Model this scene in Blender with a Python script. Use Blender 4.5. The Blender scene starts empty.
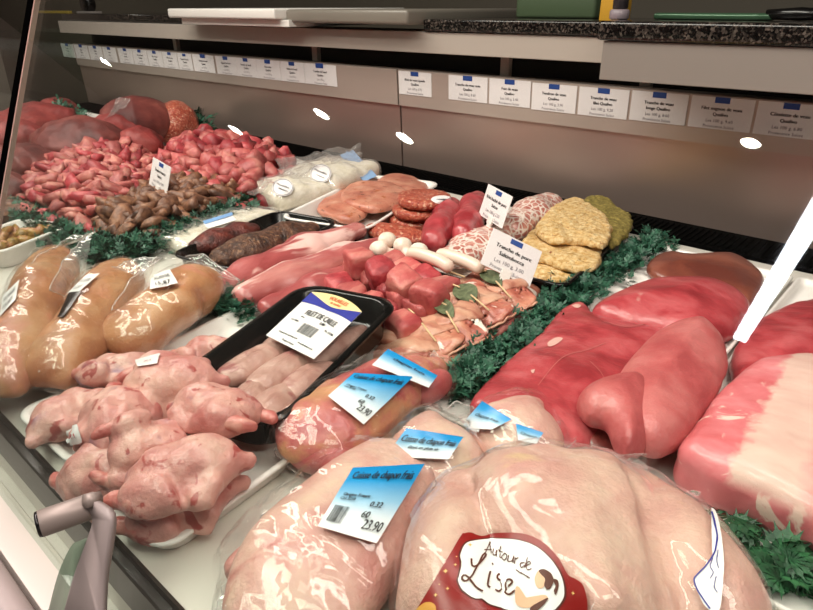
import bpy, bmesh, math, random
import numpy as np
from mathutils import Vector, Matrix, Euler
from mathutils.bvhtree import BVHTree

rnd = random.Random(7)
rng = np.random.default_rng(7)
SC = bpy.context.scene
COL = SC.collection
PI = math.pi

# ------------------------------------------------------------------ camera
F_PX, CX, CY, H = 630.77, 406.5, 305.0, 0.42
R = np.array([[0.74621058, -0.28358866, 0.60228502],
              [0.66570501, 0.32137483, -0.67346497],
              [-0.00257222, 0.90349083, 0.42859969]])
cam = bpy.data.cameras.new('camera'); camo = bpy.data.objects.new('camera', cam); COL.objects.link(camo)
cam.sensor_width = 36.0; cam.lens = F_PX / 813 * 36.0; cam.clip_start = 0.01; cam.clip_end = 60
M = Matrix([list(R[i]) + [0] for i in range(3)] + [[0, 0, 0, 1]]); M.translation = Vector((0, 0, H))
camo.matrix_world = M
SC.camera = camo
EYE = np.array([0, 0, H])

def ray(px, py):
    d = R @ np.array([px - CX, -(py - CY), -F_PX]); return d / np.linalg.norm(d)
def P(px, py, z=0.0):                     # where a photo point meets the level z above the display deck
    d = ray(px, py); return EYE + d * ((z - H) / d[2])
def PY(px, py, Y):                        # the same on an upright plane at depth Y
    d = ray(px, py); return EYE + d * (Y / d[1])

# ------------------------------------------------------------------ scene helpers
def thing(name, label, cat, loc=(0, 0, 0), group=None, rot=None):
    o = bpy.data.objects.new(name, None); COL.objects.link(o)
    o.empty_display_size = 0.02
    o.location = loc
    if rot is not None: o.rotation_euler = rot
    return tag(o, label, cat, group)
def tag(o, label=None, cat=None, group=None, kind=None):
    if label: o['label'] = label
    if cat: o['category'] = cat
    if group: o['group'] = group
    if kind: o['kind'] = kind
    return o
def rootof(o):
    while o.parent: o = o.parent
    return o
def mk(name, VF, mat, parent=None, smooth=True, loc=None, local=False, label=None):
    """one mesh object; vertices in world space unless local"""
    V, Fc = VF
    V = np.asarray(V, float).reshape(-1, 3)
    if not local:
        if parent is not None:
            r = rootof(parent); off = np.array(r.location)
            V = V - off
        else:
            lo = V.min(0); hi = V.max(0)
            loc = ((lo[0] + hi[0]) / 2, (lo[1] + hi[1]) / 2, lo[2])
            V = V - np.array(loc)
    me = bpy.data.meshes.new(name)
    me.from_pydata(V.tolist(), [], [tuple(int(i) for i in f) for f in Fc]); me.update()
    if smooth:
        me.polygons.foreach_set('use_smooth', [True] * len(me.polygons))
    mats = mat if isinstance(mat, (list, tuple)) else [mat]
    for m in mats: me.materials.append(m)
    o = bpy.data.objects.new(name, me); COL.objects.link(o)
    if loc is not None: o.location = loc
    if parent is not None: o.parent = parent
    if label: o['label'] = label
    return o
def struct(name, VF, mat, smooth=False):
    return tag(mk(name, VF, mat, None, smooth), kind='structure')
def dup(o, loc=None, rot=None, label=None, group=None, scale=None):
    c = o.copy(); COL.objects.link(c)
    if loc is not None: c.location = loc
    if rot is not None: c.rotation_euler = rot
    if scale is not None: c.scale = (scale,) * 3 if not hasattr(scale, '__len__') else scale
    if label: c['label'] = label
    if group: c['group'] = group
    for ch in list(o.children):
        d = ch.copy(); COL.objects.link(d); d.parent = c
        for g in list(ch.children):
            e = g.copy(); COL.objects.link(e); e.parent = d
    return c
def join(*vfs):
    Vs, Fs, b = [], [], 0
    for V, Fc in vfs:
        V = np.asarray(V, float).reshape(-1, 3)
        Vs.append(V); Fs += [tuple(i + b for i in f) for f in Fc]; b += len(V)
    return np.concatenate(Vs), Fs
def xf(VF, mat4): 
    V, Fc = VF; A = np.array(mat4)
    return np.asarray(V) @ A[:3, :3].T + A[:3, 3], Fc
def TR(loc=(0, 0, 0), rot=(0, 0, 0), s=1.0):
    return Matrix.Translation(Vector(loc)) @ Euler(rot).to_matrix().to_4x4() @ Matrix.Scale(s, 4)

# ------------------------------------------------------------------ shapes
def box(c, s, bev=0.0, rz=0.0):
    bm = bmesh.new(); bmesh.ops.create_cube(bm, size=1.0)
    for v in bm.verts: v.co = Vector((v.co.x * s[0], v.co.y * s[1], v.co.z * s[2]))
    if bev > 0: bmesh.ops.bevel(bm, geom=bm.edges[:], offset=bev, segments=2, profile=0.6, affect='EDGES')
    bm.verts.ensure_lookup_table()
    V = np.array([v.co[:] for v in bm.verts]); Fc = [tuple(v.index for v in f.verts) for f in bm.faces]; bm.free()
    ca, sa = math.cos(rz), math.sin(rz)
    V = V @ np.array([[ca, sa, 0], [-sa, ca, 0], [0, 0, 1]]) + np.array(c)
    return V, Fc
def boxr(x0, x1, y0, y1, z0, z1, bev=0.0):
    return box(((x0 + x1) / 2, (y0 + y1) / 2, (z0 + z1) / 2), (x1 - x0, y1 - y0, z1 - z0), bev)
def prism_x(prof, x0, x1):
    """profile in (y, z), swept along x"""
    n = len(prof); V = [(x0, y, z) for y, z in prof] + [(x1, y, z) for y, z in prof]
    Fc = [tuple(range(n))[::-1], tuple(range(n, 2 * n))] + [(i, (i + 1) % n, n + (i + 1) % n, n + i) for i in range(n)]
    return np.array(V), Fc
def rrect(w, l, r, n=6):
    pts = []
    for cx, cy, a0 in ((w / 2 - r, l / 2 - r, 0), (-w / 2 + r, l / 2 - r, PI / 2), (-w / 2 + r, -l / 2 + r, PI), (w / 2 - r, -l / 2 + r, 1.5 * PI)):
        for i in range(n + 1):
            a = a0 + PI / 2 * i / n; pts.append((cx + r * math.cos(a), cy + r * math.sin(a)))
    return pts
def loops(lps, cap0=True, cap1=True):
    n = len(lps[0]); V = [p for l in lps for p in l]; Fc = []
    for k in range(len(lps) - 1):
        for i in range(n):
            j = (i + 1) % n; Fc.append((k * n + i, k * n + j, (k + 1) * n + j, (k + 1) * n + i))
    if cap0: Fc.append(tuple(range(n))[::-1])
    if cap1: Fc.append(tuple(range((len(lps) - 1) * n, len(lps) * n)))
    return np.array(V, float), Fc
def tray_mesh(w, l, h, wall=0.003, flare=0.010, rim=0.006, r=0.025, n=6):
    def lp(dw, z, rr): return [(x, y, z) for x, y in rrect(w + 2 * dw, l + 2 * dw, max(0.004, rr), n)]
    L = [lp(-flare, 0, r), lp(-flare * .9, 0.0015, r), lp(-rim, h - .004, r), lp(0, h - .004, r + .002), lp(.0008, h - .002, r + .002), lp(0, h, r + .002),
         lp(-rim + .001, h, r), lp(-rim - .0012, h - .002, r), lp(-flare - wall, wall + .004, r - .002), lp(-flare - wall - .004, wall, r - .004)]
    return loops(L)
def tube(pts, rad, n=10, flat=1.0, up=None, caps=True):
    pts = np.asarray(pts, float); m = len(pts)
    rad = np.broadcast_to(np.asarray(rad, float), (m,))
    T = np.gradient(pts, axis=0); T /= np.linalg.norm(T, axis=1)[:, None] + 1e-12
    u = np.array(up if up is not None else (0, 0, 1.0)); V = []
    if abs(T[0] @ u) > .95: u = np.array((1.0, 0, 0))
    for i in range(m):
        s = np.cross(T[i], u); s /= np.linalg.norm(s) + 1e-12
        u = np.cross(s, T[i])
        for k in range(n):
            a = 2 * PI * k / n; V.append(pts[i] + rad[i] * (s * math.cos(a) + u * math.sin(a) * flat))
    return loops([V[i * n:(i + 1) * n] for i in range(m)], caps, caps)
def disc(c, r, h, n=32, bev=0.0):
    L = [(r - bev, 0), (r, bev), (r, h - bev), (r - bev, h)] if bev else [(r, 0), (r, h)]
    return loops([[(c[0] + q * math.cos(2 * PI * i / n), c[1] + q * math.sin(2 * PI * i / n), c[2] + z) for i in range(n)] for q, z in L])
def spline(pts, n):
    """Catmull-Rom through pts (any dimension)"""
    p = np.asarray(pts, float); p = np.vstack([2 * p[0] - p[1], p, 2 * p[-1] - p[-2]]); out = []
    m = len(p) - 3
    for q in range(n):
        t = q / (n - 1) * m; i = min(int(t), m - 1); f = t - i
        a, b, c, d = p[i:i + 4]
        out.append(.5 * (2 * b + (c - a) * f + (2 * a - 5 * b + 4 * c - d) * f * f + (3 * b - a - 3 * c + d) * f ** 3))
    return np.array(out)
def smooth_loop(pts, n):
    p = np.asarray(pts, float); q = np.vstack([p[-2:], p, p[:2]]); m = len(p); out = []
    for k in range(n):
        t = k / n * m; i = int(t); f = t - i
        a, b, c, d = q[i + 1], q[i + 2], q[(i + 3)], q[(i + 4) % len(q)] if i + 4 < len(q) else q[-1]
        out.append(.5 * (2 * b + (c - a) * f + (2 * a - 5 * b + 4 * c - d) * f * f + (3 * b - a - 3 * c + d) * f ** 3))
    return np.array(out)

# ------------------------------------------------------------------ noise + implicit surfaces
_tab = rng.random((32, 32, 32))
def vnoise(p, s):
    q = np.asarray(p) * s + 17.3; i = np.floor(q).astype(int); f = q - i; f = f * f * (3 - 2 * f); r = 0
    for dx in (0, 1):
        for dy in (0, 1):
            for dz in (0, 1):
                w = (f[..., 0] if dx else 1 - f[..., 0]) * (f[..., 1] if dy else 1 - f[..., 1]) * (f[..., 2] if dz else 1 - f[..., 2])
                r = r + w * _tab[(i[..., 0] + dx) % 32, (i[..., 1] + dy) % 32, (i[..., 2] + dz) % 32]
    return r * 2 - 1
def rotm(e): return np.array(Euler(e).to_matrix())
def ell(c, r, e=None):
    c = np.array(c, float); r = np.array(r, float); A = None if e is None else rotm(e)
    def f(p):
        q = p - c
        if A is not None: q = q @ A
        k0 = np.linalg.norm(q / r, axis=-1); k1 = np.linalg.norm(q / (r * r), axis=-1) + 1e-9
        return k0 * (k0 - 1) / k1
    return f
def cap(a, b, ra, rb, flat=1.0):
    a = np.array(a, float); b = np.array(b, float); ba = b - a; bb = ba @ ba
    def f(p):
        q = p - a; h = np.clip((q @ ba) / bb, 0, 1)
        d = q - h[..., None] * ba
        if flat != 1.0: d = d * np.array([1, 1, 1 / flat])
        return np.linalg.norm(d, axis=-1) - (ra + (rb - ra) * h)
    return f
def rbox(c, s, r, e=None):
    c = np.array(c, float); s = np.array(s, float) / 2 - r; A = None if e is None else rotm(e)
    def f(p):
        q = p - c
        if A is not None: q = q @ A
        q = np.abs(q) - s
        return np.linalg.norm(np.maximum(q, 0), axis=-1) + np.minimum(q.max(-1), 0) - r
    return f
def smin(a, b, k):
    h = np.clip(.5 + .5 * (b - a) / k, 0, 1); return b + (a - b) * h - k * h * (1 - h)
def union(fs, k):
    def f(p):
        d = fs[0](p)
        for g in fs[1:]: d = smin(d, g(p), k)
        return d
    return f
def groove(f, g, k):                      # carve g out of f softly
    return lambda p: -smin(-f(p), g(p), k)
def floor_cut(f, z, k=.004):
    return lambda p: -smin(-f(p), p[..., 2] - z, k)
def sdf(f, lo, hi, h, disp=None):
    lo = np.array(lo, float); n = [max(4, int(math.ceil((b - a) / h)) + 1) for a, b in zip(lo, hi)]
    g = np.stack(np.meshgrid(*[lo[i] + h * np.arange(n[i]) for i in range(3)], indexing='ij'), -1)
    Fv = f(g)
    if disp is not None: Fv = Fv - sum(a * vnoise(g, s) for a, s in disp)
    return nets(Fv, lo, h)
def nets(Fv, lo, h):
    Fv = Fv.copy()
    Fv[0] = np.maximum(Fv[0], h * .5); Fv[-1] = np.maximum(Fv[-1], h * .5)
    Fv[:, 0] = np.maximum(Fv[:, 0], h * .5); Fv[:, -1] = np.maximum(Fv[:, -1], h * .5)
    Fv[:, :, 0] = np.maximum(Fv[:, :, 0], h * .5); Fv[:, :, -1] = np.maximum(Fv[:, :, -1], h * .5)
    n = np.array(Fv.shape) - 1
    acc = np.zeros((*n, 3)); cnt = np.zeros(n)
    off = [(a, b, c) for a in (0, 1) for b in (0, 1) for c in (0, 1)]
    def cs(o): return Fv[o[0]:o[0] + n[0], o[1]:o[1] + n[1], o[2]:o[2] + n[2]]
    for a in range(3):
        for o in off:
            if o[a]: continue
            o2 = list(o); o2[a] = 1
            A, B = cs(o), cs(o2); m = (A < 0) != (B < 0)
            t = np.where(m, A / np.where(m, A - B, 1), 0)
            for ax in range(3):
                acc[..., ax] += np.where(m, (t if ax == a else o[ax]), 0)
            cnt += m
    act = cnt > 0; idx = -np.ones(n, int); idx[act] = np.arange(act.sum())
    ijk = np.argwhere(act)
    V = np.asarray(lo) + h * (ijk + acc[act] / cnt[act][:, None])
    Fc = []
    for a in range(3):
        b, c = (a + 1) % 3, (a + 2) % 3
        sl0 = [slice(1, -1)] * 3; sl0[a] = slice(0, n[a])
        sl1 = list(sl0); sl1[a] = slice(1, n[a] + 1)
        A, B = Fv[tuple(sl0)], Fv[tuple(sl1)]
        m = np.argwhere((A < 0) != (B < 0))
        if not len(m): continue
        sg = (A < 0)[tuple(m.T)]
        base = m.copy(); base[:, b] += 1; base[:, c] += 1
        def at(db, dc):
            q = base.copy(); q[:, b] += db; q[:, c] += dc; return idx[tuple(q.T)]
        q = np.stack([at(-1, -1), at(0, -1), at(0, 0), at(-1, 0)], 1)
        q[~sg] = q[~sg][:, ::-1]
        Fc += [tuple(r) for r in q.tolist() if min(r) >= 0]
    return V, Fc
def relax(VF, it=2, lam=.5):
    V, Fc = VF; V = V.copy(); E = np.array([(f[i], f[(i + 1) % len(f)]) for f in Fc for i in range(len(f))])
    for _ in range(it):
        s = np.zeros_like(V); c = np.zeros(len(V))
        np.add.at(s, E[:, 0], V[E[:, 1]]); np.add.at(c, E[:, 0], 1); np.add.at(s, E[:, 1], V[E[:, 0]]); np.add.at(c, E[:, 1], 1)
        V += lam * (s / np.maximum(c, 1)[:, None] - V)
    return V, Fc
def poly_d(x, y, poly):
    """signed distance to a polygon (negative inside), vectorised"""
    poly = np.asarray(poly, float); d = np.full(x.shape, 1e9); s = np.ones(x.shape)
    for i in range(len(poly)):
        a, b = poly[i], poly[i - 1]; e = b - a; wx, wy = x - a[0], y - a[1]
        t = np.clip((wx * e[0] + wy * e[1]) / (e @ e + 1e-12), 0, 1)
        d = np.minimum(d, (wx - t * e[0]) ** 2 + (wy - t * e[1]) ** 2)
        c1 = y >= a[1]; c2 = y < b[1]; c3 = e[0] * wy > e[1] * wx
        s = np.where((c1 & c2 & c3) | (~c1 & ~c2 & ~c3), -s, s)
    return s * np.sqrt(d)
def slab(outline, z0, T, h=.004, edge=.012, dome=.5, disp=None, zfun=None, sm=60, tilt=None):
    """a flat cut of meat: outline in world xy, bottom z0, thickness T, rounded edges"""
    o = smooth_loop(np.asarray(outline)[:, :2], sm)
    lo, hi = o.min(0) - 3 * h, o.max(0) + 3 * h
    zt = 0 if zfun is None else .05
    n = [int((hi[i] - lo[i]) / h) + 2 for i in range(2)]; nz = int((T * 1.25 + zt + 4 * h) / h) + 2
    X, Y = np.meshgrid(lo[0] + h * np.arange(n[0]), lo[1] + h * np.arange(n[1]), indexing='ij')
    d2 = poly_d(X, Y, o)
    base = np.zeros_like(X) if zfun is None else zfun(X, Y)
    th = T * (1 - dome + dome * np.clip(-d2 / (edge * 4), 0, 1) ** .6)
    Z = z0 - 2 * h + h * np.arange(nz)
    g = np.stack([np.broadcast_to(X[..., None], (*X.shape, nz)), np.broadcast_to(Y[..., None], (*X.shape, nz)), np.broadcast_to(Z, (*X.shape, nz))], -1)
    zc = (z0 + base + th / 2)[..., None]; hz = (th / 2)[..., None]; r = np.minimum(edge, hz * .95)
    a = np.maximum(d2[..., None] + r, 0); b = np.maximum(np.abs(g[..., 2] - zc) - hz + r, 0)
    Fv = np.sqrt(a * a + b * b) - r + np.minimum(np.maximum(d2[..., None] + r, np.abs(g[..., 2] - zc) - hz + r), 0)
    if disp is not None: Fv = Fv - sum(am * vnoise(g, s) for am, s in disp)
    Fv = np.maximum(Fv, z0 - g[..., 2])
    return nets(Fv, (lo[0], lo[1], Z[0]), h)
def blob(r, n=3, amp=.2, fr=1.6, sq=1.0, seed=0):
    """lumpy pebble of half-sizes r; sq<1 makes it boxier"""
    bm = bmesh.new(); bmesh.ops.create_icosphere(bm, subdivisions=n, radius=1.0)
    V = np.array([v.co[:] for v in bm.verts]); Fc = [tuple(v.index for v in f.verts) for f in bm.faces]; bm.free()
    V = np.sign(V) * np.abs(V) ** sq
    V = V * (1 + amp * vnoise(V + seed * 3.7, fr) + amp * .4 * vnoise(V + seed * 5.1, fr * 2.7))[:, None]
    return V * np.array(r), Fc

# ------------------------------------------------------------------ decals on surfaces
class Surf:
    def __init__(s, *vfs):
        V, Fc = join(*vfs); s.b = BVHTree.FromPolygons(V.tolist(), [tuple(f) for f in Fc]); s.pl = None
    def px(s, px, py, off=.0006):
        d = ray(px, py); h = s.b.ray_cast(Vector(EYE), Vector(d))
        if h[0] is None:
            q = EYE + d * (s.pl if s.pl else .5)
            h2 = s.b.find_nearest(Vector(q)); p, n = np.array(h2[0]), np.array(h2[1])
            return p - d * off
        s.pl = h[3]; n = np.array(h[1]); 
        if n @ d > 0: n = -n
        return np.array(h[0]) + n * off
def bil(c, u, v):
    c = np.asarray(c, float); return (c[0] * (1 - u) + c[1] * u) * (1 - v) + (c[3] * (1 - u) + c[2] * u) * v
def decal_grid(S, corners, n=14, m=14, off=.0008, f=lambda u, v: (u, v)):
    V = [S.px(*bil(corners, *f(i / n, j / m)), off) for j in range(m + 1) for i in range(n + 1)]
    V = np.array(V).reshape(m + 1, n + 1, 3)
    for _ in range(2):
        W = V.copy(); W[1:-1, 1:-1] = (V[:-2, 1:-1] + V[2:, 1:-1] + V[1:-1, :-2] + V[1:-1, 2:]) / 4; V = W
    Fc = [(j * (n + 1) + i, j * (n + 1) + i + 1, (j + 1) * (n + 1) + i + 1, (j + 1) * (n + 1) + i) for j in range(m) for i in range(n)]
    return V.reshape(-1, 3), [f[::-1] for f in Fc]
def fan2(outline, k=8, c=None):
    """star-shaped filled outline -> rings (2D verts, faces)"""
    o = np.asarray(outline, float); c = o.mean(0) if c is None else np.array(c); n = len(o)
    V = [c] + [c + (p - c) * (q / k) for q in range(1, k + 1) for p in o]
    Fc = [(0, 1 + i, 1 + (i + 1) % n) for i in range(n)]
    for q in range(k - 1):
        for i in range(n):
            j = (i + 1) % n; Fc.append((1 + q * n + i, 1 + (q + 1) * n + i, 1 + (q + 1) * n + j, 1 + q * n + j))
    return np.array(V), Fc
def ribbon2(pts, w, n=24, smooth=True):
    p = spline(pts, n) if smooth else np.asarray(pts, float); t = np.gradient(p, axis=0); t /= np.linalg.norm(t, axis=1)[:, None] + 1e-9
    nn = np.stack([-t[:, 1], t[:, 0]], 1); w = np.broadcast_to(np.asarray(w, float), (len(p),))[:, None] / 2
    V = np.concatenate([p + nn * w, p - nn * w]); m = len(p)
    return V, [(i, i + 1, m + i + 1, m + i) for i in range(m - 1)]
_txt = {}
def text2(s, bold=False):
    """glyph outlines of a line of text: 2D verts with height 1, faces, width"""
    if s in _txt: return _txt[s]
    cu = bpy.data.curves.new('t', 'FONT'); cu.body = s; cu.size = 1.0; cu.resolution_u = 2
    if bold: cu.offset = 0.018
    o = bpy.data.objects.new('t', cu); me = bpy.data.meshes.new_from_object(o)
    V = np.array([v.co[:2] for v in me.vertices]) if len(me.vertices) else np.zeros((0, 2)); Fc = [tuple(p.vertices) for p in me.polygons]
    bpy.data.objects.remove(o); bpy.data.curves.remove(cu); bpy.data.meshes.remove(me)
    w = V[:, 0].max() if len(V) else 0
    _txt[s] = (V, Fc, w); return _txt[s]
def lines2(items):
    """items: (string, centre x, baseline y, height, max width, shear, bold) -> 2D mesh"""
    Vs, Fs, b = [], [], 0
    for s, x, y, hgt, mw, sh in [(a, b + o, *r) for a, b, *r in items for o in (0, .006)]:
        V, Fc, w = text2(s); sx = hgt if w * hgt <= mw else mw / w
        q = np.stack([(V[:, 0] - w / 2) * sx + V[:, 1] * hgt * sh + x, V[:, 1] * hgt + y], 1)
        Vs.append(q); Fs += [tuple(i + b for i in f) for f in Fc]; b += len(q)
    return np.concatenate(Vs), Fs
def bars2(x0, x1, y0, y1, n=16, seed=1):
    r = random.Random(seed); x = x0; V, Fc = [], []
    st = (x1 - x0) / n
    for i in range(n):
        w = st * r.choice((.3, .45, .65)); b = len(V)
        V += [(x, y0), (x + w, y0), (x + w, y1), (x, y1)]; Fc.append((b, b + 1, b + 2, b + 3)); x += st
    return np.array(V, float), Fc
def on_quad(S, corners, V2F, off=.0014):
    """2D mesh in label units (u right 0..1, v UP 0..1) laid on a surface inside a 4-corner label"""
    V, Fc = V2F
    return np.array([S.px(*bil(corners, u, 1 - v), off) for u, v in V]), Fc
def on_px(S, V2F, off=.001):
    V, Fc = V2F
    V3 = np.array([S.px(x, y, off) for x, y in V]); return V3, Fc
# ------------------------------------------------------------------ materials
def lin(h):
    h = h.lstrip('#'); c = [int(h[i:i + 2], 16) / 255 for i in (0, 2, 4)]
    return tuple(((x + .055) / 1.055) ** 2.4 if x > .04045 else x / 12.92 for x in c) + (1.0,)
class NT:
    def __init__(s, name):
        s.m = bpy.data.materials.new(name); s.m.use_nodes = True; s.t = s.m.node_tree; s.t.nodes.clear()
    def n(s, typ, ins=None, **kw):
        q = s.t.nodes.new(typ)
        for k, v in kw.items(): setattr(q, k, v)
        for k, v in (ins or {}).items():
            if isinstance(v, bpy.types.NodeSocket): s.t.links.new(v, q.inputs[k])
            else: q.inputs[k].default_value = v
        return q
    def ramp(s, fac, stops, interp='LINEAR'):
        q = s.n('ShaderNodeValToRGB', {'Fac': fac}); q.color_ramp.interpolation = interp; e = q.color_ramp.elements
        while len(e) < len(stops): e.new(.5)
        for el, (p, c) in zip(e, stops): el.position = p; el.color = lin(c) if isinstance(c, str) else (c, c, c, 1)
        return q.outputs[0]
    def noise(s, vec, scale, detail=5, rough=.6, dist=0): return s.n('ShaderNodeTexNoise', {'Vector': vec, 'Scale': scale, 'Detail': detail, 'Roughness': rough, 'Distortion': dist}).outputs[0]
    def mapd(s, vec, sc, rot=(0, 0, 0)): return s.n('ShaderNodeMapping', {'Vector': vec, 'Scale': sc, 'Rotation': rot}).outputs[0]
    def mixc(s, f, a, b, bt='MIX'):
        q = s.n('ShaderNodeMix', data_type='RGBA', blend_type=bt)
        for i, v in ((0, f), (6, a), (7, b)):
            if isinstance(v, bpy.types.NodeSocket): s.t.links.new(v, q.inputs[i])
            else: q.inputs[i].default_value = lin(v) if isinstance(v, str) else v
        return q.outputs[2]
    def math(s, op, a, b=0.0, clamp=False):
        q = s.n('ShaderNodeMath', operation=op, use_clamp=clamp)
        for i, v in ((0, a), (1, b)):
            if isinstance(v, bpy.types.NodeSocket): s.t.links.new(v, q.inputs[i])
            else: q.inputs[i].default_value = v
        return q.outputs[0]
    def bump(s, h, strength, dist=.002): return s.n('ShaderNodeBump', {'Height': h, 'Strength': strength, 'Distance': dist}).outputs[0]
    def out(s, sh): s.n('ShaderNodeOutputMaterial', {'Surface': sh}); return s.m
    def pbsdf(s, col, rough=.5, **kw):
        ins = {'Roughness': rough}
        ins.update({k.replace('_', ' '): v for k, v in kw.items()})
        q = s.n('ShaderNodeBsdfPrincipled', ins)
        if isinstance(col, bpy.types.NodeSocket): s.t.links.new(col, q.inputs['Base Color'])
        else: q.inputs['Base Color'].default_value = lin(col) if isinstance(col, str) else col
        return q.outputs[0]
def plain(name, col, rough=.5, **kw):
    t = NT(name); return t.out(t.pbsdf(col, rough, **kw))
def grain(name, stops, scale=60, rough=.5, bump=.2, bscale=None, detail=6, coat=0., vary=0., spots=None, stretch=(1, 1, 1), bdist=.005, sss=0., **kw):
    """organic surface: noise through a colour ramp, optional spots [(hex, scale, threshold, softness)]"""
    t = NT(name); tc = t.n('ShaderNodeTexCoord').outputs['Object']; v = tc
    oi = t.n('ShaderNodeObjectInfo').outputs['Random']
    if vary or True:
        v = t.n('ShaderNodeVectorMath', {0: tc, 1: t.n('ShaderNodeCombineXYZ', {0: t.math('MULTIPLY', oi, 3.1), 1: t.math('MULTIPLY', oi, 1.7), 2: oi}).outputs[0]}, operation='ADD').outputs[0]
    vs = t.mapd(v, stretch) if stretch != (1, 1, 1) else v
    hc = lambda q: t.math('ADD', t.math('MULTIPLY', t.math('SUBTRACT', q, .5), 1.9), .5, True)
    nz = hc(t.noise(vs, scale, detail, .6, .4))
    c = t.ramp(nz, stops)
    for k, (hx, sc, th, so) in enumerate(spots or ()):
        q = hc(t.noise(t.mapd(v, stretch, (0.3 * k, .2, .5 * k)), sc, 4, .55, .6))
        c = t.mixc(t.ramp(q, [(th, 0.0), (min(1, th + so), 1.0)]), c, hx)
    if vary:
        hs = t.n('ShaderNodeHueSaturation', {'Value': t.math('ADD', 1 - vary / 2, t.math('MULTIPLY', oi, vary)), 'Color': c}); c = hs.outputs[0]
    nb = t.math('ADD', t.noise(vs, bscale or scale * 3, 4, .6), t.math('MULTIPLY', t.noise(vs, (bscale or scale * 3) * .3, 3, .6), 1.2))
    args = dict(Normal=t.bump(nb, bump, bdist), Coat_Weight=coat, Coat_Roughness=.12, **kw)
    if sss: args.update(Subsurface_Weight=sss, Subsurface_Radius=(.012, .005, .003), Subsurface_Scale=.6)
    return t.out(t.pbsdf(c, rough, **args))
def film(name, haze=.05, rough=.08, bscale=45, bstr=.5, tint='#ffffff', gain=1.0, dist=.004, hcol='#f4eeea', stretch=(1, 1, 1)):
    """thin clear plastic: mostly see-through, mirror-like by angle, creased"""
    t = NT(name); tc = t.n('ShaderNodeTexCoord').outputs['Object']; v = t.mapd(tc, stretch)
    n1 = t.noise(v, bscale, 2, .5, .8); n2 = t.noise(v, bscale * .4, 1, .5, 1.2)
    ridge = lambda q: t.math('SUBTRACT', 1.0, t.math('ABSOLUTE', t.math('MULTIPLY', t.math('SUBTRACT', q, .5), 4.0)))
    hgt = t.math('ADD', t.math('MULTIPLY', ridge(n1), .35), ridge(n2))
    nrm = t.bump(hgt, bstr, dist)
    lw = t.n('ShaderNodeLayerWeight', {'Blend': .5, 'Normal': nrm}).outputs['Facing']
    fr = t.math('ADD', .05 * gain, t.math('MULTIPLY', t.math('POWER', lw, 4.0), .6), True)
    gl = t.n('ShaderNodeBsdfGlossy', {'Color': (1, 1, 1, 1), 'Roughness': rough, 'Normal': nrm}).outputs[0]
    tr = t.n('ShaderNodeBsdfTransparent', {'Color': lin(tint)}).outputs[0]
    df = t.n('ShaderNodeBsdfDiffuse', {'Color': lin(hcol)}).outputs[0]
    a = t.n('ShaderNodeMixShader', {0: haze, 1: tr, 2: df}).outputs[0]
    return t.out(t.n('ShaderNodeMixShader', {0: fr, 1: a, 2: gl}).outputs[0])
def glassm(name, tint='#f3faf6', f0=.042):
    t = NT(name)
    lw = t.n('ShaderNodeLayerWeight', {'Blend': .5}).outputs['Facing']
    fr = t.math('ADD', f0, t.math('MULTIPLY', t.math('POWER', lw, 5.0), .95), True)
    gl = t.n('ShaderNodeBsdfGlossy', {'Color': (1, 1, 1, 1), 'Roughness': .012}).outputs[0]
    tr = t.n('ShaderNodeBsdfTransparent', {'Color': lin(tint)}).outputs[0]
    return t.out(t.n('ShaderNodeMixShader', {0: fr, 1: tr, 2: gl}).outputs[0])
def emis(name, col, s):
    t = NT(name); return t.out(t.n('ShaderNodeEmission', {'Color': lin(col), 'Strength': s}).outputs[0])
def steel(name, col, rough, brushed=0.0, metallic=1.0):
    t = NT(name); tc = t.n('ShaderNodeTexCoord').outputs['Object']
    nz = t.noise(t.mapd(tc, (2, 2, 160)), 8, 3); big = t.noise(tc, 3, 3)
    c = t.mixc(t.math('MULTIPLY', big, .25), col, '#8a7f78')
    return t.out(t.pbsdf(c, rough, Metallic=metallic, Normal=t.bump(nz, brushed, .0005)))

MT = {}
MT['deck'] = plain('white_enamel_deck', '#d9d3ca', .32)
MT['panel'] = steel('satin_steel_panel', '#c8b0a6', .36, .02, .8)
MT['rail'] = steel('satin_rail', '#c4b5ab', .38, .02, .4)
MT['beam'] = plain('grey_beam', '#b0a59c', .4)
MT['dark'] = plain('dark_recess', '#15110f', .7)
MT['grille'] = plain('black_grille', '#020202', 1.0, Specular_IOR_Level=0.05)
MT['blackrail'] = plain('black_rubber_rail', '#1f1b18', .35)
MT['granite'] = None
t = NT('black_granite'); tc = t.n('ShaderNodeTexCoord').outputs['Object']
vo = t.n('ShaderNodeTexVoronoi', {'Vector': tc, 'Scale': 300.0}).outputs['Color']
vv = t.n('ShaderNodeSeparateColor', {0: vo}).outputs[0]
c = t.ramp(t.math('ADD', t.math('MULTIPLY', vv, .6), t.math('MULTIPLY', t.noise(tc, 90, 4), .4)), [(.3, '#080707'), (.55, '#1a1716'), (.7, '#3c3531'), (.9, '#6e635c')])
MT['granite'] = t.out(t.pbsdf(c, .12))
MT['board'] = plain('grey_fascia', '#857c76', .5)
MT['white'] = plain('white_plastic', '#e9e4df', .3)
MT['foam'] = plain('white_foam_tray', '#efeae6', .45)
MT['black'] = plain('black_plastic', '#0c0b0b', .22)
MT['paper'] = plain('card_paper', '#e9e4e4', .55)
MT['label'] = plain('label_paper', '#f1ecec', .35)
MT['ink'] = plain('black_ink', '#1c1a1e', .6)
MT['greyink'] = plain('grey_ink', '#5b5660', .6)
MT['flag'] = plain('blue_print', '#23478f', .5)
MT['alu'] = plain('brushed_aluminium', '#8f857d', .45, Metallic=.25)
MT['alu_grey'] = plain('grey_paint', '#968d89', .45)
MT['film'] = film('clear_film', .008, .06, 26, .5, gain=.8)
MT['film_tight'] = film('tight_film', .012, .07, 22, .3, gain=.6)
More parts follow.
